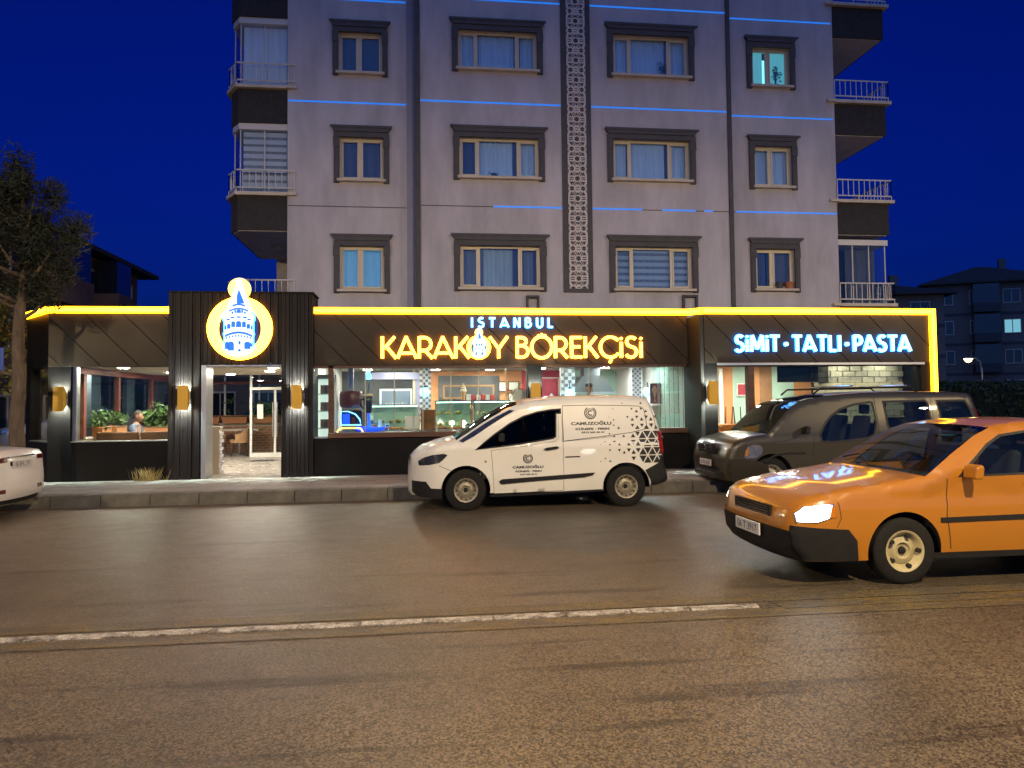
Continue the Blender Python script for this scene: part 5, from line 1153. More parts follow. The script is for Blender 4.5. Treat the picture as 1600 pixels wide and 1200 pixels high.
def make_car(name, label, cat, loc, S, group=None):
    """S: dict with top (outline nose-bottom to tail-bottom as (x,z,tag)), wheels, half width, glass and detail polygons"""
    car = thing(name, label, cat, loc, 0, group); Wm, zb, tum, re = S['W'], S['belt'], S['tum'], S.get('round', .06)
    xf, xr, r, ra = S['xf'], S['xr'], S['r'], S['ra']; L = max(p[0] for p in S['top']); kf, Lf, kr, Lr = S['plan']; step = S.get('step', .055); zl = S.get('sill', .2)
    top = []; tags = []
    for a, b in zip(S['top'], S['top'][1:]):
        d = math.hypot(b[0]-a[0], b[1]-a[1]); n = max(1, round(d/step))
        for k in range(n): top.append((a[0]+(b[0]-a[0])*k/n, a[1]+(b[1]-a[1])*k/n)); tags.append(a[2] if len(a) > 2 else 'b')
    top.append(tuple(S['top'][-1][:2])); tags.append('b')
    def archpts(xc): 
        a0 = math.acos(max(-1, min(1, (xc+ra-xc)/ra))) ; z0 = max(0, zl-r); b = math.asin(min(1, z0/ra)) if zl > r else -math.asin(min(1, (r-zl)/ra)); n = 22
        return [(xc+ra*math.cos(b+(math.pi-2*b)*k/n), r+ra*math.sin(b+(math.pi-2*b)*k/n)) for k in range(n+1)]
    bottom = resample([(top[-1][0], top[-1][1])]+archpts(xr)+archpts(xf)+[top[0]], step, False)[1:-1]
    outline = top+bottom
    def W(P):
        P = np.asarray(P, float); x, z = P[:, 0], P[:, 1]; w = np.full(len(P), Wm)
        w -= tum*np.maximum(0, z-zb)+.9*tum*np.maximum(0, z-zb)**2; w -= .22*np.maximum(0, .5-z)**1.5; zc = S.get('crease', .7); w -= .014*np.clip((z-zc)/.035, 0, 1)-.006*np.clip((z-zc-.05)/.25, 0, 1)
        u = np.clip(x/Lf, 0, 1); w *= 1-kf*(1-u)**2.3; u = np.clip((L-x)/Lr, 0, 1); w *= 1-kr*(1-u)**2.6
        d = seg_dist(P, top, False); q = np.clip(1-d/re, 0, 1); w -= re*(1-np.sqrt(1-q*q*.96))
        return w
    def conform(pts2, off, side, thick=0): w = W(pts2); return [(p[0], side*(ww+off), p[1]) for p, ww in zip(pts2, w)]
    def overlay(nm, poly, m, off=.004, sides=(-1, 1), parent=None, st=None, holes=(), sm=True, thick=0.):
        obs = []
        for s in sides:
            v, f = cdt(resample(poly, st or step), [resample(h, st or step) for h in holes], st or step); mb = MB(); mb.v = conform(v, off, s); mb.f = list(f)
            if thick:
                n = len(v); mb.v += conform(v, off-thick, s); ec = {}
                for q in f:
                    for k in range(3): e = tuple(sorted((q[k], q[(k+1) % 3]))); ec[e] = ec.get(e, 0)+1
                mb.f += [(a, b, b+n, a+n) for (a, b), c in ec.items() if c == 1]
            obs.append(mb.build(nm, m, parent or car, smooth=sm, angle=40 if thick else None))
        return obs
    # body: two sides and the skin over the top
    holes = [smooth_poly(p, 1) if len(p) > 3 and S.get('soft', 0) else p for p in S['glass']]; doors = S.get('doors', [])
    v, f = cdt(outline, [resample(h, step) for h in holes]+[resample(d, step) for d in doors], step); bm = bmesh.new()
    for s in (-1, 1):
        vs = [bm.verts.new(p) for p in conform(v, 0, s)]
        for q in f: bm.faces.new([vs[k] for k in q])
    wt = W(top); cols = 12; crown = S.get('crown', .03); strips = {}
    nrm = []
    for i in range(len(top)):
        a = Vector((*top[max(0, i-1)], 0)); b = Vector((*top[min(len(top)-1, i+1)], 0)); d = (b-a).normalized(); nrm.append((-d.y, d.x))
    def pt(i, t): 
        c = crown*(1-abs(t)**2.4)*(1.6 if tags[i] in 'f' else 1); return (top[i][0]+nrm[i][0]*c, wt[i]*t, top[i][1]+nrm[i][1]*c)
    for i in range(len(top)-1):
        g = tags[i]
        for c in range(cols):
            t0, t1 = -1+2*c/cols, -1+2*(c+1)/cols; q = [pt(i, t0), pt(i+1, t0), pt(i+1, t1), pt(i, t1)]
            if g in 'bf': bm.faces.new([bm.verts.new(p) for p in q])
            else: strips.setdefault(g, MB()).face(q)
    bmesh.ops.remove_doubles(bm, verts=bm.verts, dist=.0015); bmesh.ops.recalc_face_normals(bm, faces=bm.faces)
    me = bpy.data.meshes.new('body'); bm.to_mesh(me); bm.free(); me.materials.append(S['paint']); me.shade_smooth(); me.set_sharp_from_angle(angle=R(50)); body = bpy.data.objects.new('body', me); col.objects.link(body); body.parent = car
    for g, mb in strips.items(): mb.build({'w': 'windshield', 'r': 'rear_window', 'g': 'grille', 'k': 'bumper'}[g], {'w': S['wglass'], 'r': S['wglass'], 'g': M_plastic, 'k': M_plastic}[g], car, smooth=True, weld=.002)
    for d in doors:
        for o in overlay('door', inset(d, .006), S['paint'], 0., holes=()): pass
    for h in holes:
        overlay('side_window', h, S['sglass'], -.006); ring = inset(h, S.get('seal', .022))
        overlay('window_seal', h, M_rubber, .002, holes=[ring], st=.03)
    for nm, poly, m, off in S.get('overlays', ()): overlay(nm, poly, m, off, thick=max(.0, off-.001), st=.03)
    for nm, line, w in S.get('seams', ()):
        for s in (-1, 1):
            pl = resample(line, .03, False); mb = MB()
            for k, p in enumerate(pl):
                a = Vector((*pl[max(0, k-1)], 0)); b = Vector((*pl[min(len(pl)-1, k+1)], 0)); d = (b-a).normalized(); n = (-d.y*w/2, d.x*w/2)
                mb.v += conform([(p[0]+n[0], p[1]+n[1]), (p[0]-n[0], p[1]-n[1])], .0015, s)
            mb.f = [(2*k, 2*k+2, 2*k+3, 2*k+1) for k in range(len(pl)-1)]; mb.build('panel_seam', M_seam, car)
    for xc in (xf, xr):
        for s in (-1, 1):
            mb = MB(); n = 16
            for k in range(n+1):
                a = math.pi*k/n
                for y in (Wm-.02, Wm-.30): mb.v.append((xc+(ra+.005)*math.cos(a), s*y, r+(ra+.005)*math.sin(a)))
            mb.f = [(2*k, 2*k+2, 2*k+3, 2*k+1) for k in range(n)]; mb.build('wheel_well', M_under, car)
            wheel(car, xc, s*(Wm-.012), r, S.get('tw', .195), S.get('rimr', .62)*r, S.get('style', 'steel'), S.get('rim', M_rimg))
    MB().box(xf+ra+.02, xr-ra-.02, -Wm+.09, Wm-.09, zl-.02, zl+.05).box(.25, xf-ra+.05, -Wm*.6, Wm*.6, zl, zl+.06).box(xr-.2, L-.2, -Wm*.6, Wm*.6, zl+.02, zl+.08).box(xf-.1, xf+ra+.1, -Wm+.33, Wm-.33, zl-.01, zl+.055).build('underbody', M_under, car)
    for nm, z0, z1, t0, t1, m, off, rear in S.get('patches', ()):
        ids = [i for i in range(len(top)) if z0 <= top[i][1] <= z1 and (top[i][0] > L*.85 if rear else top[i][0] < L*.15)]
        mb = MB(); n = 6
        for i in ids:
            for k in range(n+1): p = pt(i, t0+(t1-t0)*k/n); mb.v.append((p[0]+nrm[i][0]*off, p[1], p[2]+nrm[i][1]*off))
        mb.f = [(r_*(n+1)+k, r_*(n+1)+k+1, (r_+1)*(n+1)+k+1, (r_+1)*(n+1)+k) for r_ in range(len(ids)-1) for k in range(n)]
        if mb.f: mb.build(nm, m, car, smooth=True)
    # cabin: dashboard, seats, steering wheel
    cw, fl = S['cowl'], S['seatz']
    MB().box(cw-.05, cw+.38, -Wm+.12, Wm-.12, fl, S['belt']-.03).build('dashboard', M_seat, car, bevel=.04)
    for sx in S['seats']:
        for y in (-.36, .36):
            MB().box(sx-.26, sx+.24, y-.23, y+.23, fl-.05, fl+.17).build('seat', M_seat, car, bevel=.05); MB().prism([(sx+.16, fl+.1), (sx+.30, fl+.1), (sx+.42, fl+.66), (sx+.32, fl+.68)], y-.22, y+.22).build('seat_back', M_seat, car, bevel=.04); MB().box(sx+.36, sx+.45, y-.12, y+.12, fl+.70, fl+.87).build('head_rest', M_seat, car, bevel=.03)
    t = MB(); n = 20; cx, cz = cw+.48, S['belt']+.0; t.tube([(cx+.17*math.sin(.5)*math.sin(2*math.pi*k/n), -.36+.18*math.cos(2*math.pi*k/n), cz+.17*math.cos(.5)*math.sin(2*math.pi*k/n)) for k in range(n+1)], .014, 6, False); t.build('steering_wheel', M_plastic, car)
    # mirrors
    mx, mz = S['mirror']
    for s in (-1, 1):
        w = float(W([(mx, mz)])[0]); MB().prism([(mx-.05, mz-.055), (mx+.03, mz-.06), (mx+.045, mz+.05), (mx+.02, mz+.075), (mx-.035, mz+.05)], *sorted((s*(w+.02), s*(w+.19)))).build('mirror', S.get('mirrorm', M_plastic), car, bevel=.022); MB().box(mx-.02, mx+.02, *sorted((s*(w-.02), s*(w+.06))), mz-.06, mz-.03).build('mirror_arm', M_plastic, car)
    return car, W, overlay, top, wt
def plate(car, x, z, y, text, rear=False, m=M_plate):
    s = 1 if rear else -1; p = MB().box(x-.008, x+.008, y-.26, y+.26, z-.056, z+.056).build('number_plate', m, car, bevel=.004)
    v, f = flat_text(text, 1.0); xs = [q[0] for q in v]; zs = [q[1] for q in v]; mb = MB(); a, b, c, d = min(xs), max(xs), min(zs), max(zs)
    mb.v = [(x+s*.0095, y+s*((q[0]-a)/(b-a)-.5)*.42, z-.035+(q[1]-c)/(d-c)*.07) for q in v]; mb.f = f; mb.build('plate_lettering', M_ink, p)
    return p
def decal_text(W, car, s, x0, x1, z0, z1, m, name='lettering', parent=None):
    v, f = flat_text(s, 1.0, .045); xs = [p[0] for p in v]; zs = [p[1] for p in v]; a, b, c, d = min(xs), max(xs), min(zs), max(zs)
    P2 = [(x0+(p[0]-a)/(b-a)*(x1-x0), z0+(p[1]-c)/(d-c)*(z1-z0)) for p in v]; w = W(P2); mb = MB(); mb.v = [(p[0], -(ww+.0025), p[1]) for p, ww in zip(P2, w)]; mb.f = f; return mb.build(name, m, parent or car)

# ---------------------------------------------------------------- white delivery van
VX = -.17       # nose
vt = [(0.055, 0.216), (0.014, 0.264), (0.009, 0.369), (0.012, 0.500), (0.015, 0.605), (0.026, 0.710), (0.048, 0.776), (0.095, 0.835), (0.174, 0.897), (0.280, 0.956), (0.412, 1.006), (0.571, 1.044), (0.699, 1.063), (0.865, 1.167), (1.054, 1.292), (1.243, 1.407), (1.406, 1.494), (1.542, 1.557), (1.678, 1.612), (1.842, 1.653), (2.034, 1.678), (2.282, 1.695), (2.642, 1.702), (3.060, 1.704), (3.426, 1.698), (3.624, 1.685), (3.714, 1.656), (3.770, 1.590), (3.819, 1.471), (3.864, 1.333), (3.906, 1.153), (3.932, 0.988), (3.948, 0.795), (3.965, 0.644), (4.013, 0.520), (4.043, 0.423), (4.019, 0.366), (3.882, 0.317), (3.711, 0.286)]
M_vpaint = mat('white_van_paint', (.70, .68, .62), .36, var=.05, scale=1.3, coat=.55, rvar=.06); M_vdecal = mat('black_vinyl', (.022, .024, .024), .35); M_seamv = M_seam
vtags = ['f']*9+['b']*3+['w']*6+['b']*8+['b']*3+['r']*3+['b']*7
vtop = [(x, z, g) for (x, z), g in zip(vt, vtags)]
vg = [[(0.971, 0.913), (1.256, 1.144), (1.515, 1.320), (1.733, 1.427), (1.953, 1.492), (2.173, 1.525), (2.328, 1.534), (2.326, 1.447), (2.252, 1.443), (2.239, 1.096), (2.195, 1.064), (1.674, 0.984), (1.294, 0.945)]]
vdoor = [(1.222, 0.905), (1.239, 0.739), (1.258, 0.419), (1.264, 0.246), (1.799, 0.257), (2.345, 0.270), (2.347, 0.609), (2.342, 1.014), (2.333, 1.420), (2.278, 1.416), (2.265, 1.080), (2.207, 1.033), (1.671, 0.956), (1.297, 0.917)]
ov = [('headlight', [(0.121, 0.747), (0.200, 0.803), (0.333, 0.848), (0.505, 0.869), (0.566, 0.849), (0.497, 0.776), (0.438, 0.730), (0.279, 0.696), (0.134, 0.683)], M_dklens, .006),
      ('front_bumper', [(0.022, 0.442), (0.238, 0.442), (0.316, 0.343), (0.482, 0.339), (0.481, 0.186), (0.118, 0.204), (0.061, 0.236), (0.024, 0.269)], M_plastic, .012),
      ('rear_bumper', [(3.733, 0.315), (3.717, 0.398), (3.632, 0.559), (3.842, 0.667), (3.884, 0.760), (3.941, 0.770), (3.961, 0.640), (4.010, 0.515), (4.040, 0.418), (4.013, 0.372)], M_plastic, .012),
      ('tail_lamp', [(3.845, 1.156), (3.902, 1.172), (3.930, 1.108), (3.956, 0.830), (3.884, 0.817), (3.865, 1.012)], M_redlens, .010),
      ('side_moulding', [(1.347, 0.440), (1.393, 0.468), (1.935, 0.494), (2.828, 0.539), (2.791, 0.499), (2.647, 0.470), (1.934, 0.432), (1.392, 0.394), (1.360, 0.403)], M_plastic, .018),
      ('sill_trim', [(1.205, 0.234), (1.935, 0.248), (2.954, 0.280), (2.948, 0.250), (1.934, 0.216), (1.205, 0.202)], M_plastic, .018),
      ('door_handle', [(2.035, 0.907), (2.071, 0.931), (2.227, 0.952), (2.274, 0.944), (2.257, 0.917), (2.081, 0.890)], M_plastic, .022),
      ('windshield_edge', [(0.740, 1.058), (0.924, 1.179), (1.114, 1.300), (1.305, 1.413), (1.524, 1.518), (1.600, 1.509), (1.413, 1.403), (1.195, 1.271), (0.977, 1.127), (0.794, 1.031)], M_dklens, .004),
      ('side_marker', [(1.127, 0.752), (1.145, 0.759), (1.159, 0.740), (1.145, 0.722), (1.126, 0.730)], mat('amber_lens', (.4, .16, .02), .2), .006)]
sm = [('s', [(2.349, 1.572), (2.779, 1.578), (3.339, 1.567), (3.579, 1.553), (3.643, 1.509), (3.664, 1.404), (3.675, 1.261), (3.626, 1.190), (3.416, 1.144), (2.911, 1.086), (2.356, 1.030)], .009), ('s', [(2.356, 1.025), (2.771, 1.056), (3.162, 1.093)], .005), ('s', [(0.437, 0.689), (0.595, 0.619), (0.661, 0.591)], .007), ('s', [(2.366, 0.784), (2.601, 0.788)], .02), ('s', [(3.736, 1.637), (3.794, 1.402), (3.824, 1.176)], .006), ('s', [(2.349, 1.572), (2.344, 1.366), (2.347, 1.014)], .008)]
vx = (0.67, 11.41)[0]+.17; vr_ = (3.16, 11.41)[0]+.17
van, Wv, ovv, vtp, vwt = make_car('delivery_van', 'white delivery van with black triangle pattern parked at the kerb', 'van', (VX, 12.27, 0),
  dict(top=vtop, W=.885, belt=1.02, tum=.10, round=.085, xf=vx, xr=vr_, r=.312, ra=.372, plan=(.50, .62, .12, .30), glass=vg, doors=[vdoor], overlays=ov, seams=sm, paint=M_vpaint, wglass=M_tint, sglass=M_tint, cowl=.95, seatz=.62, seats=(1.65,), mirror=(1.38, 1.10), sill=.26, rimr=.58, crease=.96, tw=.20, crown=.035, rim=mat('pale_steel_rim', (.28, .25, .19), .5, metal=.4, var=.3, scale=18)))
MB().box(-.012, .0, -.30, .30, .66, .80).build('grille', M_plastic, van, bevel=.004); plate(van, -.02, .50, 0, '06 CBV 412')
for k in range(3): MB().box(-.02, -.013, -.27, .27, .675+k*.042, .690+k*.042).build('grille_bar', M_chrome, van)
MB().tube([(1.30, .0, 1.62), (1.12, .02, 1.52)], .004, 6) ; MB().tube([(1.62, 0, 1.70), (1.80, 0, 1.95)], [.006, .003], 6).build('antenna', M_plastic, van)
def Vp(X, Y): return (X, Y)
def vdec(zx, zy): return None
VD = [(2.786, 1.456), (2.884, 1.455), (2.473, 1.262), (3.114, 1.335), (2.542, 1.196), (3.076, 1.232), (2.635, 1.143), (2.991, 1.173), (1.788, 0.775), (1.864, 0.774), (1.551, 0.619), (2.027, 0.677), (1.596, 0.568), (1.996, 0.599), (1.664, 0.524), (1.927, 0.545)]
def emblem(c, e):
    (cx, cz), r = c, abs(e[0]-c[0]); mb = MB(); n = 40
    def ringp(r0, r1, a0, a1, n=28):
        P2 = [(cx+q*math.cos(R(a0+(a1-a0)*k/n)), cz+q*math.sin(R(a0+(a1-a0)*k/n))) for k in range(n+1) for q in (r0, r1)]; w = Wv(P2); i = len(mb.v); mb.v.extend((p[0], -(ww+.0025), p[1]) for p, ww in zip(P2, w)); mb.f.extend((i+2*k, i+2*k+2, i+2*k+3, i+2*k+1) for k in range(n))
    ringp(r*.58, r*.72, 0, 360); ringp(r*.80, r*1.0, 118, 285); ringp(r*.80, r*1.0, -105, 62); ringp(r*.24, r*.46, 45, 315)
    mb.build('emblem', M_vdecal, van)
for k, nm in ((0, 'a'), (8, 'b')):
    emblem(VD[k], VD[k+1])
    for q, s in ((2, 'CAMUZOĞLU'), (4, 'KÜNEFE · FIRIN'), (6, '0312 362 40 41')):
        
        a, b = VD[k+q], VD[k+q+1]; zc = (a[1]+b[1])/2; hh = {2: .058, 4: .042, 6: .028}[q]*(1 if k == 0 else .8); decal_text(Wv, van, s, a[0], b[0], zc-hh/2, zc+hh/2*(1.25 if q == 2 else 1), M_vdecal)
# triangle print: a triangular lattice whose pieces shrink away from the rear wheel arch
fc, fo, fp = [(3.750, 0.920), (3.753, 1.069), (3.806, 1.585)]
mb = MB(); e = .150; rg = random.Random(3); hh = e*math.sqrt(3)/2
outl = inset([p for p in vt], .05)
for i in range(-12, 9):
    for j in range(-8, 9):
        for up_ in (0, 1):
            bx = fc[0]+(i+.5*j)*e; bz = fc[1]+j*hh*.98
            tri = [(bx, bz), (bx+e, bz), (bx+e/2, bz+hh)] if up_ else [(bx+e/2, bz+hh), (bx+e*1.5, bz+hh), (bx+e, bz)]
            c = (sum(p[0] for p in tri)/3, sum(p[1] for p in tri)/3); dx, dz = c[0]-fc[0], c[1]-fc[1]
            if dx > .26 or c[1] > 1.64 or c[1] < .66: continue
            d = math.hypot(dx*.80, dz*(.80 if dz > 0 else .6)) + max(0, -dx)*.18*(1 if dz > -.1 else .6)
            if c[0] < fc[0]-1.25 or (c[0] < fc[0]-.72 and c[1] > 1.12) : continue
            k = .80 if d < .21 else max(0, .60-(d-.21)*.82)
            k *= rg.uniform(.8, 1.05) if d > .21 else 1
            if k < .10 or (d > .38 and rg.random() < .4): continue
            T = [(c[0]+(p[0]-c[0])*k, c[1]+(p[1]-c[1])*k) for p in tri]
            if math.hypot(c[0]-vr_, c[1]-.312) < .45 or not inside([c], vt)[0]: continue
            sub = [T[0], ((T[0][0]+T[1][0])/2, (T[0][1]+T[1][1])/2), T[1], ((T[2][0]+T[1][0])/2, (T[2][1]+T[1][1])/2), T[2], ((T[0][0]+T[2][0])/2, (T[0][1]+T[2][1])/2)]
            w = Wv(sub); mb.v += [(p[0], -(ww+.003), p[1]) for p, ww in zip(sub, w)]; n = len(mb.v)-6; mb.f += [(n, n+1, n+5), (n+1, n+2, n+3), (n+3, n+4, n+5), (n+1, n+3, n+5)]
tp = mb.build('triangle_print', M_vdecal, van); tp['kind'] = 'stuff'

# ---------------------------------------------------------------- dark olive people carrier
DX = 4.86
dt = [(0.114, 0.244), (0.090, 0.340), (0.073, 0.467), (0.062, 0.595), (0.081, 0.674), (0.126, 0.769), (0.185, 0.854), (0.303, 0.916), (0.540, 0.970), (0.811, 1.014), (1.076, 1.042), (1.223, 1.185), (1.433, 1.393), (1.574, 1.515), (1.714, 1.592), (1.992, 1.654), (2.271, 1.697), (2.657, 1.730), (2.974, 1.747), (3.435, 1.753), (3.972, 1.752), (4.695, 1.739), (4.968, 1.716), (5.057, 1.652), (5.093, 1.467), (5.114, 1.265), (5.126, 0.997), (5.128, 0.696), (5.126, 0.362), (5.091, 0.229)]
def dn(P): return [(x if x > .9 else .9-(.9-x)*.66, z) for x, z in P]      # the far corner of the nose leads: draw the near corner back
dt = dn(dt)
dtags = ['f']*6+['b']*4+['w']*6+['b']*8+['r']*2+['b']*5
M_dpaint = mat('olive_bronze_paint', (.046, .039, .021), .36, metal=.25, var=.06, scale=2, coat=.5)
dg = [[(2.002, 1.026), (2.083, 1.178), (2.219, 1.334), (2.433, 1.473), (2.717, 1.555), (3.036, 1.595), (3.085, 1.568), (3.105, 1.191), (3.052, 1.000), (2.908, 0.920), (2.205, 0.863), (2.025, 0.879)], [(3.257, 1.596), (4.082, 1.614), (4.138, 1.560), (4.151, 1.243), (4.129, 1.117), (3.311, 1.092), (3.277, 1.155)], [(4.284, 1.602), (4.868, 1.607), (4.941, 1.434), (4.984, 1.225), (4.321, 1.221), (4.293, 1.442)]]
dov = [('headlight', [(0.481, 0.660), (0.514, 0.756), (0.601, 0.839), (0.751, 0.865), (0.914, 0.856), (0.964, 0.797), (0.934, 0.700), (0.813, 0.637), (0.514, 0.630)], M_clearlens, .010),
       ('indicator', [(0.495, 0.676), (0.524, 0.746), (0.587, 0.810), (0.620, 0.796), (0.563, 0.674)], bpy.data.materials['amber_lens'], .014),
       ('front_bumper', [(0.076, 0.633), (0.430, 0.620), (0.901, 0.579), (1.042, 0.511), (1.091, 0.318), (1.027, 0.223), (0.154, 0.243), (0.103, 0.340), (0.079, 0.467)], mat('dark_olive_bumper', (.02, .017, .012), .5, spec=.3), .012),
       ('arch_lip', [(0.975, 0.571), (1.141, 0.683), (1.415, 0.723), (1.741, 0.717), (1.740, 0.692), (1.421, 0.694), (1.158, 0.654), (1.009, 0.551)], M_plastic, .014),
       ('door_handle', [(2.838, 0.802), (3.014, 0.812), (3.020, 0.786), (2.844, 0.773)], M_plastic, .022),
       ('tail_lamp', [(5.033, 1.434), (5.092, 1.433), (5.115, 1.097), (5.053, 1.098)], M_redlens, .008)]
dov = [(n, dn(p), m, o) for n, p, m, o in dov]
dsm = [('s', [(1.911, 0.997), (1.879, 0.754), (1.903, 0.364)], .009), ('s', [(3.112, 1.653), (3.123, 1.126), (3.064, 0.733), (3.032, 0.275)], .010), ('s', [(4.191, 1.643), (4.186, 1.111), (4.178, 0.713)], .009), ('s', [(0.926, 0.880), (1.318, 0.919), (1.696, 0.978)], .008)]
dxf = .80
doblo, Wd, ovd, dtp, dwt = make_car('people_carrier', 'dark olive people carrier with roof bars parked by the right-hand window', 'people carrier', (DX, 13.16, 0),
  dict(top=[(x, z, g) for (x, z), g in zip(dt, dtags)], W=.86, belt=1.02, tum=.13, round=.06, crown=.022, xf=1.12, xr=3.66, r=.32, ra=.385, plan=(.20, .42, .08, .25), glass=dg, overlays=dov, seams=dsm, paint=M_dpaint, wglass=M_carglass, sglass=M_carglass, cowl=1.05, seatz=.66, seats=(1.75, 2.75), mirror=(1.72, 1.10), sill=.30, tw=.20, crease=.93, seal=.038, patches=[('grille', .66, .86, -.52, .52, M_plastic, .006, False), ('lower_grille', .36, .47, -.62, .62, M_plastic, .006, False), ('bumper_trim', .585, .615, -.95, .95, M_plastic, .008, False)]))
plate(doblo, .27, .52, 0, '06 FN 4578'); MB().box(.265, .32, -.33, .33, .70, .86).build('grille', M_plastic, doblo, bevel=.01); MB().ball((.26, 0, .79), .05, 14, 8, (.2, 1, 1)).build('badge', M_chrome, doblo, smooth=True)
for k in range(3): MB().box(.255, .264, -.30, .30, .725+k*.045, .737+k*.045).build('grille_bar', M_chrome, doblo)
zr = max(p[1] for p in dt)
for s in (-1, 1):
    MB().tube([(2.05, s*.60, zr-.03), (2.18, s*.60, zr+.07), (3.9, s*.60, zr+.085), (4.05, s*.60, zr-.02)], .017, 8).build('roof_rail', M_plastic, doblo, smooth=True)
for x in (2.72, 3.75): MB().box(x-.03, x+.03, -.70, .70, zr+.098, zr+.125).build('roof_bar', M_chrome, doblo, bevel=.008)

# ---------------------------------------------------------------- sedans
def sedan_spec(paint, L=4.25, H=1.42, headlit=False, sgl=None):
    k = L/4.25; h = H/1.42
    T = [(.10, .22, 'f'), (.02, .32, 'f'), (0, .48, 'f'), (.02, .60, 'f'), (.06, .70, 'f'), (.16, .765, 'b'), (.5, .84, 'b'), (1.0, .905, 'b'), (1.22, .94, 'w'), (1.5, 1.12, 'w'), (1.80, 1.29, 'w'), (1.98, 1.36, 'b'), (2.25, 1.405, 'b'), (2.6, 1.42, 'b'), (2.9, 1.395, 'b'), (3.10, 1.345, 'r'), (3.35, 1.20, 'r'), (3.60, 1.04, 'r'), (3.70, .995, 'b'), (4.0, .97, 'b'), (4.15, .95, 'b'), (4.22, .88, 'f'), (4.235, .70, 'f'), (4.25, .55, 'f'), (4.25, .40, 'f'), (4.20, .26, 'f'), (4.1, .22, 'b')]
    sc_ = lambda P: [(x*k, z*h) for x, z in P]
    g = [sc_([(1.50, .93), (1.60, 1.02), (1.86, 1.22), (2.02, 1.30), (2.30, 1.335), (2.36, 1.33), (2.38, .945)]), sc_([(2.46, .95), (2.44, 1.33), (2.70, 1.335), (2.92, 1.305), (3.10, 1.215), (3.25, 1.10), (3.30, 1.0), (3.28, .965)])]
    o = [('headlight', sc_([(.04, .56), (.03, .63), (.09, .70), (.26, .73), (.34, .72), (.30, .60), (.2, .565)]), M_clearlens, .008),
         ('tail_lamp', sc_([(4.02, .72), (3.86, .80), (3.88, .90), (4.17, .90), (4.215, .82), (4.22, .72)]), M_redlens, .008),
         ('side_moulding', sc_([(1.32, .54), (2.95, .56), (2.95, .60), (1.32, .58)]), M_plastic if headlit else paint, .012), ('door_handle', sc_([(2.14, .845), (2.32, .85), (2.32, .875), (2.14, .87)]), M_plastic, .02), ('door_handle', sc_([(3.04, .855), (3.2, .86), (3.2, .885), (3.04, .88)]), M_plastic, .02),
         ('sill_trim', sc_([(1.18, .215), (3.0, .215), (3.0, .27), (1.18, .27)]), M_plastic, .006)]
    if headlit: o.append(('headlight_beam', sc_([(.045, .57), (.04, .635), (.095, .695), (.25, .722), (.315, .714), (.288, .606), (.19, .572)]), lamp_mat('lit_headlamp', (1, .97, .92), 18), .011))
    if headlit: o.append(('indicator', sc_([(.31, .70), (.345, .705), (.345, .61), (.30, .605)]), mat('amber_indicator', (.5, .16, .01), .2), .010))
    if headlit: o.append(('front_bumper', sc_([(.56, .225), (.54, .40), (.46, .50), (.005, .53), (.0, .45), (.016, .33), (.09, .228)]), M_plastic, .010))
    s = [('s', sc_([(1.40, .92), (1.38, .60), (1.42, .30)]), .008), ('s', sc_([(2.42, 1.36), (2.42, .60), (2.40, .28)]), .008), ('s', sc_([(3.33, .97), (3.20, .75), (2.98, .55), (2.92, .28)]), .008), ('s', sc_([(.38, .74), (.40, .60), (.36, .52)]), .006)]
    return dict(top=[(x*k, z*h, t) for x, z, t in T], W=.83*k, belt=.95*h, tum=.30, round=.07, xf=.86*k, xr=3.36*k, r=.29, ra=.345, plan=(.30, .5, .26, .5), glass=g, overlays=o, seams=s, paint=paint, wglass=M_carglass, sglass=sgl or M_carglass, cowl=1.3*k, seatz=.46, seats=(1.95*k, 2.75*k), mirror=(1.58*k, .98*h), sill=.22, style='alloy', mirrorm=paint)
M_taxi = mat('orange_paint_gloss', (.40, .155, .010), .3, var=.03, scale=2, coat=.7)
taxi, Wt, ovt, ttp, twt = make_car('orange_sedan', 'orange sedan with glowing headlights driving in the near lane', 'car', (3.20, 6.98, 0), dict(sedan_spec(M_taxi, 4.3, 1.41, True), plan=(.14, .38, .2, .5), crown=.02, round=.05, xf=1.0, rim=mat('pale_hub_disc', (.42, .36, .20), .5), patches=[('front_bumper', .20, .53, -1.04, 1.04, M_plastic, .012, False)]))
MB().box(-.03, .0, -.38, .38, .56, .66).build('grille', M_plastic, taxi, bevel=.005)
for k in range(4): MB().box(-.036, -.031, -.36, .36, .572+k*.022, .580+k*.022).build('grille_bar', M_chrome, taxi)
for y0, y1 in ((-.62, -.02), (.02, .62)): MB().tube([(1.22, y0, .965), (1.36, (y0+y1)/2+.1, 1.055), (1.30, y1, 1.01)], .008, 6).build('wiper', M_plastic, taxi)
plate(taxi, -.07, .42, 0, '06 T 3917')
M_dkred = mat('dark_red_lens', (.11, .008, .006), .12, coat=.6, var=.5, scale=14); M_wp = mat('pearl_white_paint', (.78, .77, .74), .3, var=.02, scale=2, coat=.6)
SX = -5.95-4.6
sed, Ws, ovs, stp, swt = make_car('white_sedan', 'rear of a white sedan parked at the kerb on the far left', 'car', (SX, 12.05, 0), dict(sedan_spec(M_wp, 4.6, 1.45), plan=(.3, .5, .13, .4), patches=[('tail_lamp', .80, .92, -1, -.50, M_dkred, .006, True), ('tail_lamp', .80, .92, .66, .98, M_dkred, .004, True), ('plate_recess', .72, .88, -.42, .42, M_plastic, .003, True), ('reflector', .40, .46, -.95, -.62, M_dkred, .006, True), ('reflector', .40, .46, .62, .85, M_dkred, .003, True), ('bumper_diffuser', .26, .36, -.8, .8, M_plastic, .004, True)]))
plate(sed, 4.635, .80, 0, '06 BHL 297', True); MB().box(4.60, 4.632, -.36, .36, .90, .92).build('trunk_trim', M_chrome, sed, bevel=.004)
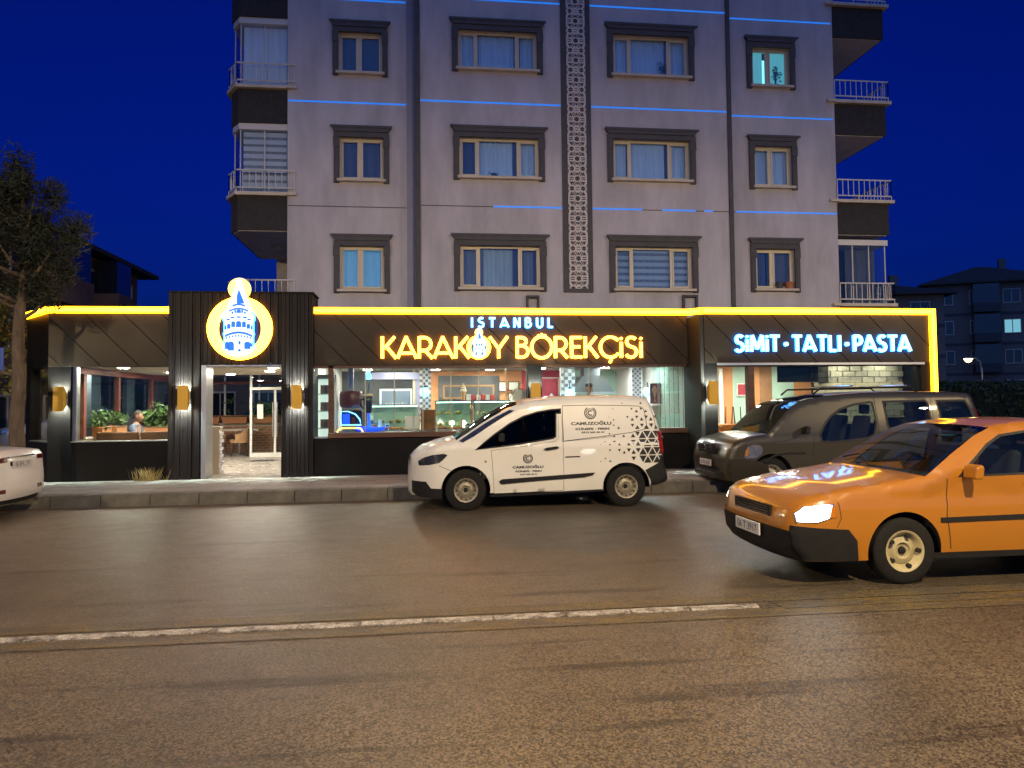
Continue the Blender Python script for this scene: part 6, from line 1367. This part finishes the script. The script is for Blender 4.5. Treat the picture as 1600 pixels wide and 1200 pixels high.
M_gp = mat('grey_blue_paint', (.10, .115, .15), .35, coat=.5); M_bp = mat('black_car_paint', (.02, .022, .026), .3, coat=.5); M_sp = mat('silver_paint', (.35, .36, .38), .35, metal=.4, coat=.5)
for lb, loc, m, rz in (('grey-blue car parked behind the tree at the left edge', (-10.6, 18.2, .2), M_gp, R(150)), ('dark car parked beyond the terrace seen through the entrance', (-7.4, 27.5, .2), M_bp, 0), ('silver car parked far behind the terrace glass', (-13.5, 26.0, .2), M_sp, R(20))):
    c = make_car('parked_car', lb, 'car', loc, dict(sedan_spec(m, 4.3, 1.62 if m is M_bp else 1.46, False, M_tint), step=.09))[0]; c.rotation_euler.z = rz

# ================================================================== trees, background houses, lamps
M_bark = mat('rough_bark', (.10, .072, .05), .95, var=.45, scale=9, bump=.9, bscale=22, stretch=(1, 1, .3)); M_needle = mat('pine_needles', (.012, .017, .008), .8, var=.4, scale=2); M_lit = mat('yellow_lit_leaf', (.13, .13, .02), .6, var=.4, scale=3)  # M_lit: yellow street light mixed into the leaf colour
def needles(pts, rg, L=.16):
    v, f = [], []
    for p in pts:
        d = Vector((rg.gauss(0, 1), rg.gauss(0, 1), rg.gauss(.5, .8))).normalized(); a = d.orthogonal().normalized(); a = Matrix.Rotation(rg.uniform(0, 6.28), 3, d) @ a; s = L*rg.uniform(.6, 1.2); i = len(v); p = Vector(p); v += [tuple(p-a*.012), tuple(p+a*.012), tuple(p+d*s)]; f.append((i, i+1, i+2))
    mb = MB(); mb.v = v; mb.f = f; return mb
rg = random.Random(11)
tree = thing('pine_tree', 'dark pine tree with a bare leaning trunk in front of the left corner', 'tree', (-7.12, 14.35, .2))
mb = MB(); mb.tube([(.02, 0, -.05), (0, 0, .5), (-.05, .02, 1.2), (.0, 0, 1.9), (-.05, .03, 2.6), (-.02, .02, 3.2), (.04, .05, 3.9), (-.02, .05, 4.6), (0, 0, 5.4)], [.16, .13, .12, .105, .10, .09, .07, .05, .02], 14)
ends = []
for z, a, L, up_ in ((2.0, 3.3, 1.3, .35), (3.0, .3, .75, .5), (3.2, 2.9, 1.0, .5), (3.5, 1.4, .9, .5), (3.6, -.3, 1.0, .6), (3.8, 3.6, 1.1, .5), (4.0, .9, .7, .6), (4.2, 2.3, .9, .5), (4.4, -.6, .8, .9), (4.7, 3.0, .7, .5), (4.9, 1.6, .5, .4), (3.3, -2.2, .8, .35), (3.9, -1.6, .8, .4)):
    e = (L*math.cos(a)*.72-.1, L*math.sin(a)*.7, z+up_); mb.tube([(-.02, .02, z), (e[0]*.5, e[1]*.5, z+up_*.35), e], [.045, .03, .012], 8); ends.append(e)
trunk = mb.build('trunk', M_bark, tree, smooth=True)
pts = []
cl = ends[1:]+[(0, 0, 5.5), (.05, 0, 5.75), (-.15, 0, 5.2), (.75, 0, 4.95), (.85, 0, 5.25), (1.30, .1, 4.45), (1.42, .1, 4.65), (.5, 0, 4.2), (-.6, 0, 4.7), (.2, 0, 4.6), (-.4, 0, 4.1), (.3, .1, 3.9), (.95, 0, 4.0), (.55, 0, 3.6), (-.8, 0, 3.9), (1.2, 0, 3.8), (-.1, 0, 5.0), (-1.2, 0, 4.2), (-.5, .1, 3.6), (-.9, 0, 3.4), (.1, .1, 3.5), (.75, .1, 3.4), (1.0, .1, 4.3), (-.3, 0, 4.5), (.45, 0, 4.7), (-.7, 0, 5.1)]
for c in cl:
    r = rg.uniform(.26, .46)
    for _ in range(430):
        a = Vector((rg.gauss(0, 1), rg.gauss(0, 1), rg.gauss(0, 1))).normalized()*r*rg.random()**.45; pts.append(((c[0]+a.x)*.72-.12, c[1]+a.y, c[2]+a.z*.85+rg.uniform(0, .12)))
needles(pts, rg).build('crown', M_needle, tree)
lt = thing('leafy_tree', 'yellow-lit leafy tree behind the pine at the left edge', 'tree', (-9.4, 17.2, .2)); mb = MB(); mb.tube([(0, 0, -.05), (.05, 0, 1.2), (-.05, 0, 2.4), (.1, 0, 3.4)], [.13, .11, .09, .04], 10)
for a, z in ((.5, 2.0), (2.4, 2.2), (4.0, 2.5), (5.4, 2.3)): mb.tube([(0, 0, z), (.5*math.cos(a), .5*math.sin(a), z+.6), (.9*math.cos(a), .9*math.sin(a), z+1.0)], [.05, .03, .012], 8)
mb.build('trunk', M_bark, lt, smooth=True); pts = []
for c in range(30):
    q = (rg.gauss(0, .55), rg.gauss(0, .55), 3.1+rg.gauss(0, .62)); r = rg.uniform(.25, .45)
    for _ in range(190):
        a = Vector((rg.gauss(0, 1), rg.gauss(0, 1), rg.gauss(0, 1))).normalized()*r*rg.random()**.5; pts.append((q[0]+a.x, q[1]+a.y, q[2]+a.z))
leaf_mesh(pts, .065, rg).build('crown', M_lit, lt)
# dry weeds at the foot of the wall
wd = thing('weed_tuft', 'dry yellow weed tuft growing at the foot of the terrace wall', 'weeds', (-5.18, 15.2, .2)); mb = MB()
for _ in range(170):
    a = rg.uniform(0, 6.28); L = rg.uniform(.12, .34); d = Vector((math.cos(a)*rg.uniform(.1, .75), math.sin(a)*rg.uniform(.1, .6)-.1, 1)).normalized(); p = Vector((rg.gauss(0, .12), rg.gauss(0, .05), 0)); s = Vector((math.sin(a), -math.cos(a), 0))*.006
    mb.face([p-s, p+s, p+d*L*.6+s*.6, p+d*L+Vector((0, 0, -.02))])
mb.build('blades', mat('dry_grass', (.30, .22, .08), .9, var=.3), wd)
# parking sign
ps_ = thing('parking_sign', 'blue parking sign on a thin post at the left edge', 'sign', (-8.22, 15.6, .2)); MB().tube([(0, 0, 0), (0, 0, 2.65)], .03, 10).build('post', M_steel, ps_); MB().box(-.22, .22, -.05, -.032, 2.12, 2.60).build('panel', mat('sign_blue', (.02, .08, .42), .4), ps_, bevel=.01); text_mesh('letter', 'P', -.09, .11, 2.2, 2.52, -.0515, M_paper, ps_)
# ---- background houses
M_bwall = mat('grey_render', (.16, .15, .15), .9, var=.12, scale=.8); M_bdark = mat('maroon_render', (.17, .11, .10), .9, var=.15); M_broof = mat('dark_roof_tiles', (.06, .045, .045), .85, var=.3, scale=3); M_bwin = glass('far_window', (.12, .14, .2), 1.6); M_bband = mat('dark_floor_band', (.07, .07, .085), .9); M_winlit = lamp_mat('lit_far_window', (.30, .75, .80), .55); M_bframe = mat('far_window_frame', (.5, .48, .46), .7)  # M_bwall is one even dull grey
def house(label, cx, cy, rz, w, d, h, floors, cols_, roof, eave, zb=0., wallm=M_bwall, lit=(), pitch=1.6, side_cols=4, balc=()):
    """box house with front at local -y, windows as frame + pane on the front and both sides"""
    t = thing('apartment_house', label, 'building', (cx, cy, zb), rz); MB().box(-w/2, w/2, -d/2, d/2, -1, h).build('wall', wallm, t)
    fh = h/floors
    for k in range(1, floors): MB().box(-w/2-.04, w/2+.04, -d/2-.04, d/2+.04, k*fh-.18, k*fh+.12).build('floor_band', M_bband, t)
    if roof == 'hip':
        e = eave; mb = MB(); a = (-w/2-e, w/2+e, -d/2-e, d/2+e); mb.box(*a, h, h+.18); rl = max(0, (w-d)/2) if w > d else 0; ry = max(0, (d-w)/2) if d > w else 0; i = len(mb.v)
        mb.v += [(a[0], a[2], h+.181), (a[1], a[2], h+.181), (a[1], a[3], h+.181), (a[0], a[3], h+.181), (-rl, -ry, h+.18+pitch), (rl, ry, h+.18+pitch)]
        mb.f += [(i, i+1, i+5, i+4), (i+2, i+3, i+4, i+5), (i+1, i+2, i+5), (i+3, i, i+4)] if w > d else [(i, i+1, i+4), (i+1, i+2, i+5, i+4), (i+2, i+3, i+5), (i+3, i, i+4, i+5)]
        r = mb.build('roof', M_broof, t); MB().box(-.35, .35, -.3, .3, h+pitch*.5, h+pitch+1.0).build('chimney', wallm, r, loc=(w*.18, 0, 0))
    n = 0
    for f in range(floors):
        for face in ('front', 'left', 'right'):
            cc = cols_ if face == 'front' else side_cols; W_2 = w if face == 'front' else d
            for c in range(cc):
                u = -W_2/2+(c+.5)*W_2/cc; z = f*fh+fh*.34; ww, wh = min(.75, W_2/cc*.32), fh*.42; mb = MB(); pb = MB(); q = .09
                def B(m, u0, u1, z0, z1, o0, o1):
                    if face == 'front': m.box(u0, u1, -d/2-o1, -d/2-o0, z0, z1)
                    elif face == 'right': m.box(w/2+o0, w/2+o1, u0, u1, z0, z1)
                    else: m.box(-w/2-o1, -w/2-o0, u0, u1, z0, z1)
                B(mb, u-ww-q, u+ww+q, z-q, z-.002, .001, .09); B(mb, u-ww-q, u+ww+q, z+wh+.002, z+wh+q, .001, .09); B(mb, u-ww-q, u-ww-.002, z, z+wh, .001, .08); B(mb, u+ww+.002, u+ww+q, z, z+wh, .001, .08); B(mb, u-.04, u+.04, z, z+wh, .03, .07)
                fr = mb.build('window', M_bframe, t); B(pb, u-ww, u+ww, z, z+wh, .005, .025); pb.build('pane', M_winlit if (face, f, c) in lit else M_bwin2, fr)
    for (face, f, u, bw) in balc:
        z = f*fh+.1; b = MB(); b.box(*( (w/2, w/2+1.1, u-bw/2, u+bw/2) if face == 'right' else (u-bw/2, u+bw/2, -d/2-1.1, -d/2)), z, z+1.0); bo = b.build('balcony', M_bdark if wallm is M_bdark else M_bband, t); b = MB(); b.box(*((w/2+.05, w/2+1.0, u-bw/2+.05, u+bw/2-.05) if face == 'right' else (u-bw/2+.05, u+bw/2-.05, -d/2-1.0, -d/2-.05)), z+1.001, z+fh-.25); b.build('glazing', M_bwin2, bo)
    return t
M_bwin2 = mat('night_window_glass', (.02, .025, .04), .06, coat=.5)
house('dark maroon house with projecting eaves behind the pine on the left', -18.6, 31.5, 0, 10, 13, 7.9, 3, 3, 'hip', .75, 0, M_bdark, (), 2.0, 4, (('right', 2, -2.5, 3.0), ('right', 2, 2.2, 1.6), ('right', 1, -2.5, 3.0)))
house('low grey house standing behind the terrace', -8.5, 47, 0, 13, 7, 6.2, 2, 5, 'flat', .3, 0, M_bwall, (), 1.0, 2)
house('grey house with hipped roof beyond the right end of the restaurant', 43.0, 66, R(-14), 8, 9, 10.8, 4, 2, 'hip', .9, 0, M_bwall, (), 1.5, 3)
house('tall pale apartment house on the right with one lit window', 65.8, 81, R(-26), 13, 12, 13.4, 4, 4, 'hip', .9, 1.0, M_bwall, (('front', 2, 2),), 2.6, 3, (('front', 3, -1, 2.6), ('front', 2, -1, 2.6), ('front', 1, -1, 2.6)))
house('dark apartment house at the far right edge', 82, 86, R(-20), 16, 12, 13.6, 4, 5, 'hip', .9, 1.0, M_bwall, (), 2.4, 3)
house('distant house with tiny lights between the roofs on the right', 74, 120, R(-20), 16, 10, 16.0, 5, 6, 'hip', .8, 1.0, M_bwall, (('front', 4, 1), ('front', 4, 2), ('front', 4, 4), ('front', 3, 2)), 2.0, 2)
# hedge bank on the right
hg = thing('hedge', 'long dark green hedge behind the parked people carrier on the right', 'hedge', (40, 41, 0)); MB().box(-14, 24, -.6, .6, -.1, 2.0).build('core', mat('hedge_core', (.012, .02, .008), .9), hg); pts = [(rg.uniform(-14.3, 24), rg.uniform(-.9, .9), rg.uniform(.1, 2.65)) for _ in range(16000)]; leaf_mesh(pts, .16, rg).build('foliage', mat('hedge_leaf', (.03, .055, .018), .7, var=.4, scale=1.5), hg)
# ---- street lamps
def street_lamp(label, x, y, h, reach, lit, energy, head_rz=0., color=(1.0, .76, .41), tilt=0., light=True, zb=.15):
    t = thing('street_lamp', label, 'street lamp', (x, y, zb), head_rz); MB().tube([(0, 0, 0), (0, 0, .9), (0, 0, h-.6), (0, reach*.15, h-.1), (0, reach*.5, h+.12), (0, reach, h+.15)], [.11, .075, .06, .055, .05, .04], 12).build('pole', M_steel, t, smooth=True)
    MB().prism([(-.17, 0), (.17, 0), (.13, .11), (-.13, .11)], reach-.1, reach+.55).build('head', M_rimg, t, bevel=.02).location.z = h+.10
    MB().box(-.13, .13, reach, reach+.48, h+.075, h+.098).build('lens', lit, t)
    if not reach > 1: MB().ball((0, reach+.24, h+.0), .20, 16, 10, (1, 1, .7)).build('globe', lit, t, smooth=True)  # glowing ball added for the glare around the lamp, larger than its lens
    if light:
        l = bpy.data.lights.new('lamp_light', 'SPOT'); l.energy = energy; l.color = color; l.spot_size = R(178); l.spot_blend = .5; l.shadow_soft_size = .16
        o = bpy.data.objects.new('lamp_light', l); col.objects.link(o); o.parent = t; o.location = (0, reach+.24, h+.04); o.rotation_euler = (R(tilt), 0, 0)
    return t
M_sodium = lamp_mat('sodium_lens', (1.0, .70, .30), 60); M_far = lamp_mat('far_lamp_lens', (1.0, .62, .20), 16)
for lb, x, e in (('street lamp on the near pavement to the left of the camera', -13.0, 8200), ('street lamp on the near pavement behind the camera', 3.6, 8200), ('street lamp on the near pavement to the right of the camera', 19.5, 8200)):
    street_lamp(lb, x, -3.0, 7.6, 1.9, M_sodium, e, tilt=19)
street_lamp('lit street lamp glowing in front of the apartment houses on the right', 36.9, 45.5, 4.15, .7, M_far, 1600, R(90), (1.0, .66, .25), zb=.0)

# ---- alike things that carry one label are told apart by their order from the left
ORD = ('first', 'second', 'third', 'fourth', 'fifth', 'sixth', 'seventh', 'eighth', 'ninth', 'tenth', 'eleventh', 'twelfth', 'thirteenth')
same = {}
for o in list(col.objects):
    if o.parent is None and o.get('group') and o.get('label'): same.setdefault(o['label'], []).append(o)
for lb, obs in same.items():
    if len(obs) > 1:
        obs.sort(key=lambda o: (o.location.x if o.type == 'EMPTY' or o.location.length > .1 else o.data.vertices[0].co.x)/max(1, (o.location.y if o.type == 'EMPTY' or o.location.length > .1 else o.data.vertices[0].co.y)))
        for k, o in enumerate(obs): o['label'] = lb + ', ' + ORD[k] + ' from the left'
